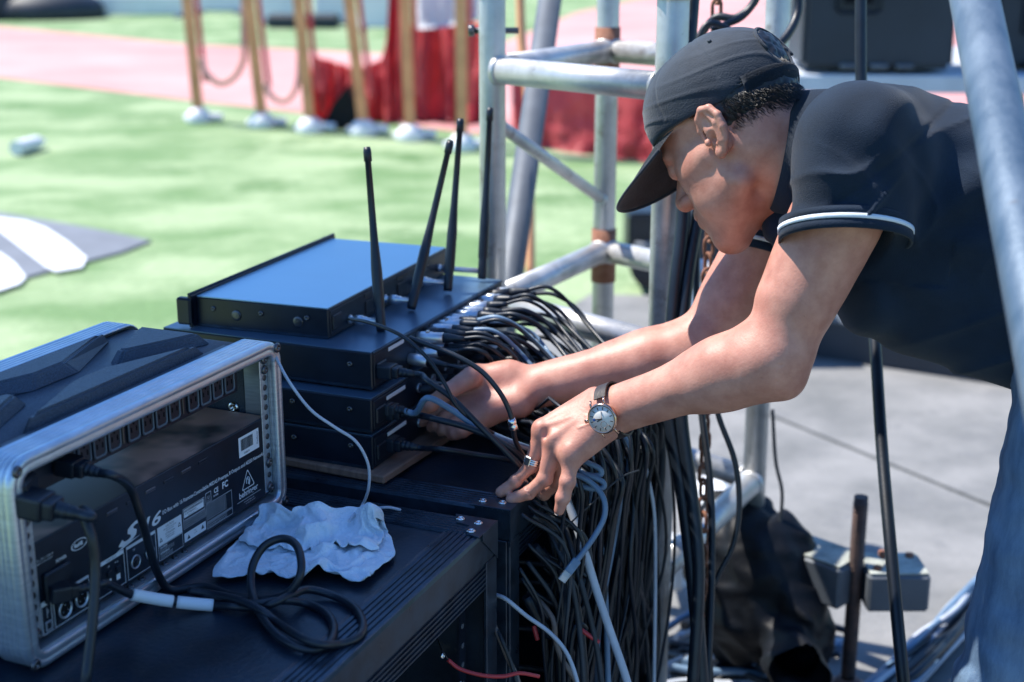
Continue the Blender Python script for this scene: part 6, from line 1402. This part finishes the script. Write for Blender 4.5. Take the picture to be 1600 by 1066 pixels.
m = MB(); q = [g(1178, 860, 2.885), g(1190, 885, 2.875), g(1204, 902, 2.87), g(1212, 908, 2.87)]; m.tube([p - bagc for p in catmull(q, 5)], 0.004, 8); m.tube([p - bagc for p in catmull([g(1196, 905, 2.865), g(1206, 898, 2.865), g(1216, 893, 2.865)], 5)], 0.003, 8); m.build('zip_pull', M_cabs, e)
# pale blocks behind the truss legs
for i, (px0, px1, py0, py1, d, lab) in enumerate([(1096, 1150, 776, 830, 3.55, 'white plastic block between the right truss legs'), (1040, 1078, 870, 930, 3.3, 'small white block low beside the near truss leg')]):
    pbox(px0, px1, py0, py1, d, 0.18, M_white, 'white_block', lab, 'block', bev=0.02)
rnd = random.Random(21); cname = {M_cab: 'black', M_cabs: 'dusty dark', M_cabb: 'blue-grey', M_cabw: 'pale grey'}
for k in range(16):
    mk = rnd.choice((M_cab, M_cab, M_cabb, M_cabs, M_cabw)); y0 = rnd.uniform(975, 1075); x0 = rnd.uniform(1020, 1080); pts = []
    x = x0; y = y0
    for j in range(6): pts.append(Z(x, y, 0.037 + rnd.uniform(0, 0.03))); x += rnd.uniform(30, 62); y += rnd.uniform(-34, 34)
    cable(pts, rnd.choice((0.006, 0.008, 0.010)), mk, '%s cable lying in the tangle on the concrete under the bag' % cname[mk], 'ground tangle beneath the truss', n=10)
for k in range(20):
    mk = rnd.choice((M_cabb, M_cabs, M_cabw, M_cabb, M_cab)); o_ = rnd.uniform(-38, 46); pts = [Z(x + rnd.uniform(-6, 6), y + o_ + rnd.uniform(-10, 10), 0.037 + rnd.uniform(0, 0.06)) for x, y in ((1290, 1150), (1370, 1085), (1430, 1030), (1490, 975), (1550, 915), (1620, 880))]
    cable(pts, rnd.choice((0.006, 0.007, 0.009)), mk, '%s cable in the bundle on the concrete beside the jeans' % cname[mk], 'cable bundle at lower right', n=10)
# ---------------------------------------------------------------- towel: a cloth dropped on the case by simulation
def make_towel():
    n = 46; Wt, Ht = 0.27, 0.25
    bm = bmesh.new(); g = []
    for i in range(n + 1):
        row = []
        for j in range(n + 1):
            u, v_ = i / n - 0.5, j / n - 0.5
            x, y = u * Wt * 0.93, v_ * Ht
            z = 0.03
            # fold the far part over towards us, squeeze and wave the cloth so that it lands creased
            if y > 0.035: y, z = 0.070 - y, 0.058 + 0.1 * (y - 0.035)
            z += 0.026 * math.exp(-((u + 0.05 + v_ * 0.3) / 0.16) ** 2) + 0.007 * math.sin(u * 17 + 4 * v_) + 0.006 * math.sin(v_ * 19 + u * 9 + 1)
            nv = noise.noise(V((u * 7, v_ * 7, 3.0)))
            row.append(bm.verts.new((x + 0.008 * nv, y + 0.010 * noise.noise(V((u * 6, v_ * 6, 8))), z + 0.012 * nv + 0.012)))
        g.append(row)
    for i in range(n):
        for j in range(n): f = bm.faces.new((g[i][j], g[i + 1][j], g[i + 1][j + 1], g[i][j + 1])); f.smooth = True
    me = bpy.data.meshes.new('towel'); bm.to_mesh(me); bm.free(); o = mesh_obj('towel', me)
    fm = bpy.data.meshes.new('f'); fm.from_pydata([(-1, -1, 0), (1, -1, 0), (1, 1, 0), (-1, 1, 0)], [], [(0, 1, 2, 3)]); fl_ = mesh_obj('f', fm)
    c = fl_.modifiers.new('c', 'COLLISION'); fl_.collision.thickness_outer = 0.002; fl_.collision.cloth_friction = 60
    md = o.modifiers.new('cloth', 'CLOTH'); st = md.settings; st.quality = 7; st.mass = 0.12; st.tension_stiffness = 12; st.compression_stiffness = 12; st.shear_stiffness = 4; st.bending_stiffness = 0.25; st.air_damping = 2
    md.collision_settings.use_self_collision = True; md.collision_settings.self_distance_min = 0.0022; md.collision_settings.distance_min = 0.002; md.collision_settings.collision_quality = 3; md.collision_settings.self_friction = 15
    md.point_cache.frame_start = 1; md.point_cache.frame_end = 40
    for f in range(1, 37): sc.frame_set(f)
    dg = bpy.context.evaluated_depsgraph_get(); m2 = bpy.data.meshes.new_from_object(o.evaluated_get(dg), depsgraph=dg)
    bpy.data.objects.remove(o); bpy.data.objects.remove(fl_); sc.frame_set(1)
    return m2
towel_me = make_towel()
a = np.zeros(len(towel_me.vertices) * 3); towel_me.vertices.foreach_get('co', a); a = a.reshape(-1, 3)
print('TOWEL', a.min(0), a.max(0))
a0, a1 = TT(350, 884), TT(620, 896); ta = (a1 - a0); tyaw = math.atan2(ta.y, ta.x)
to_ = mesh_obj('towel', towel_me, M_towel); towel_me.polygons.foreach_set('use_smooth', np.ones(len(towel_me.polygons), bool))
bb = (a.min(0) + a.max(0)) / 2; sx_ = ta.length / (a[:, 0].max() - a[:, 0].min()) * 0.99
a[:, 0] = (a[:, 0] - bb[0]) * sx_; a[:, 1] = (a[:, 1] - bb[1]) * 1.18; a[:, 2] = (a[:, 2] - a[:, 2].min()) * 1.25; towel_me.vertices.foreach_set('co', a.ravel()); towel_me.update()
print('TOWEL fit', sx_, ta.length, a.min(0), a.max(0))
s1 = to_.modifiers.new('thickness', 'SOLIDIFY'); s1.thickness = 0.0022; s1.offset = 1; s2 = to_.modifiers.new('smooth', 'SUBSURF'); s2.levels = s2.render_levels = 1
pos = TT(488, 868, 0.0); to_.location = (pos.x, pos.y, TABLE + 0.0052); to_.rotation_euler = (0, 0, tyaw)
tag(to_, 'crumpled pale blue towel lying on the near flight case beside the coiled cable', 'towel')
bpy.context.view_layer.update()
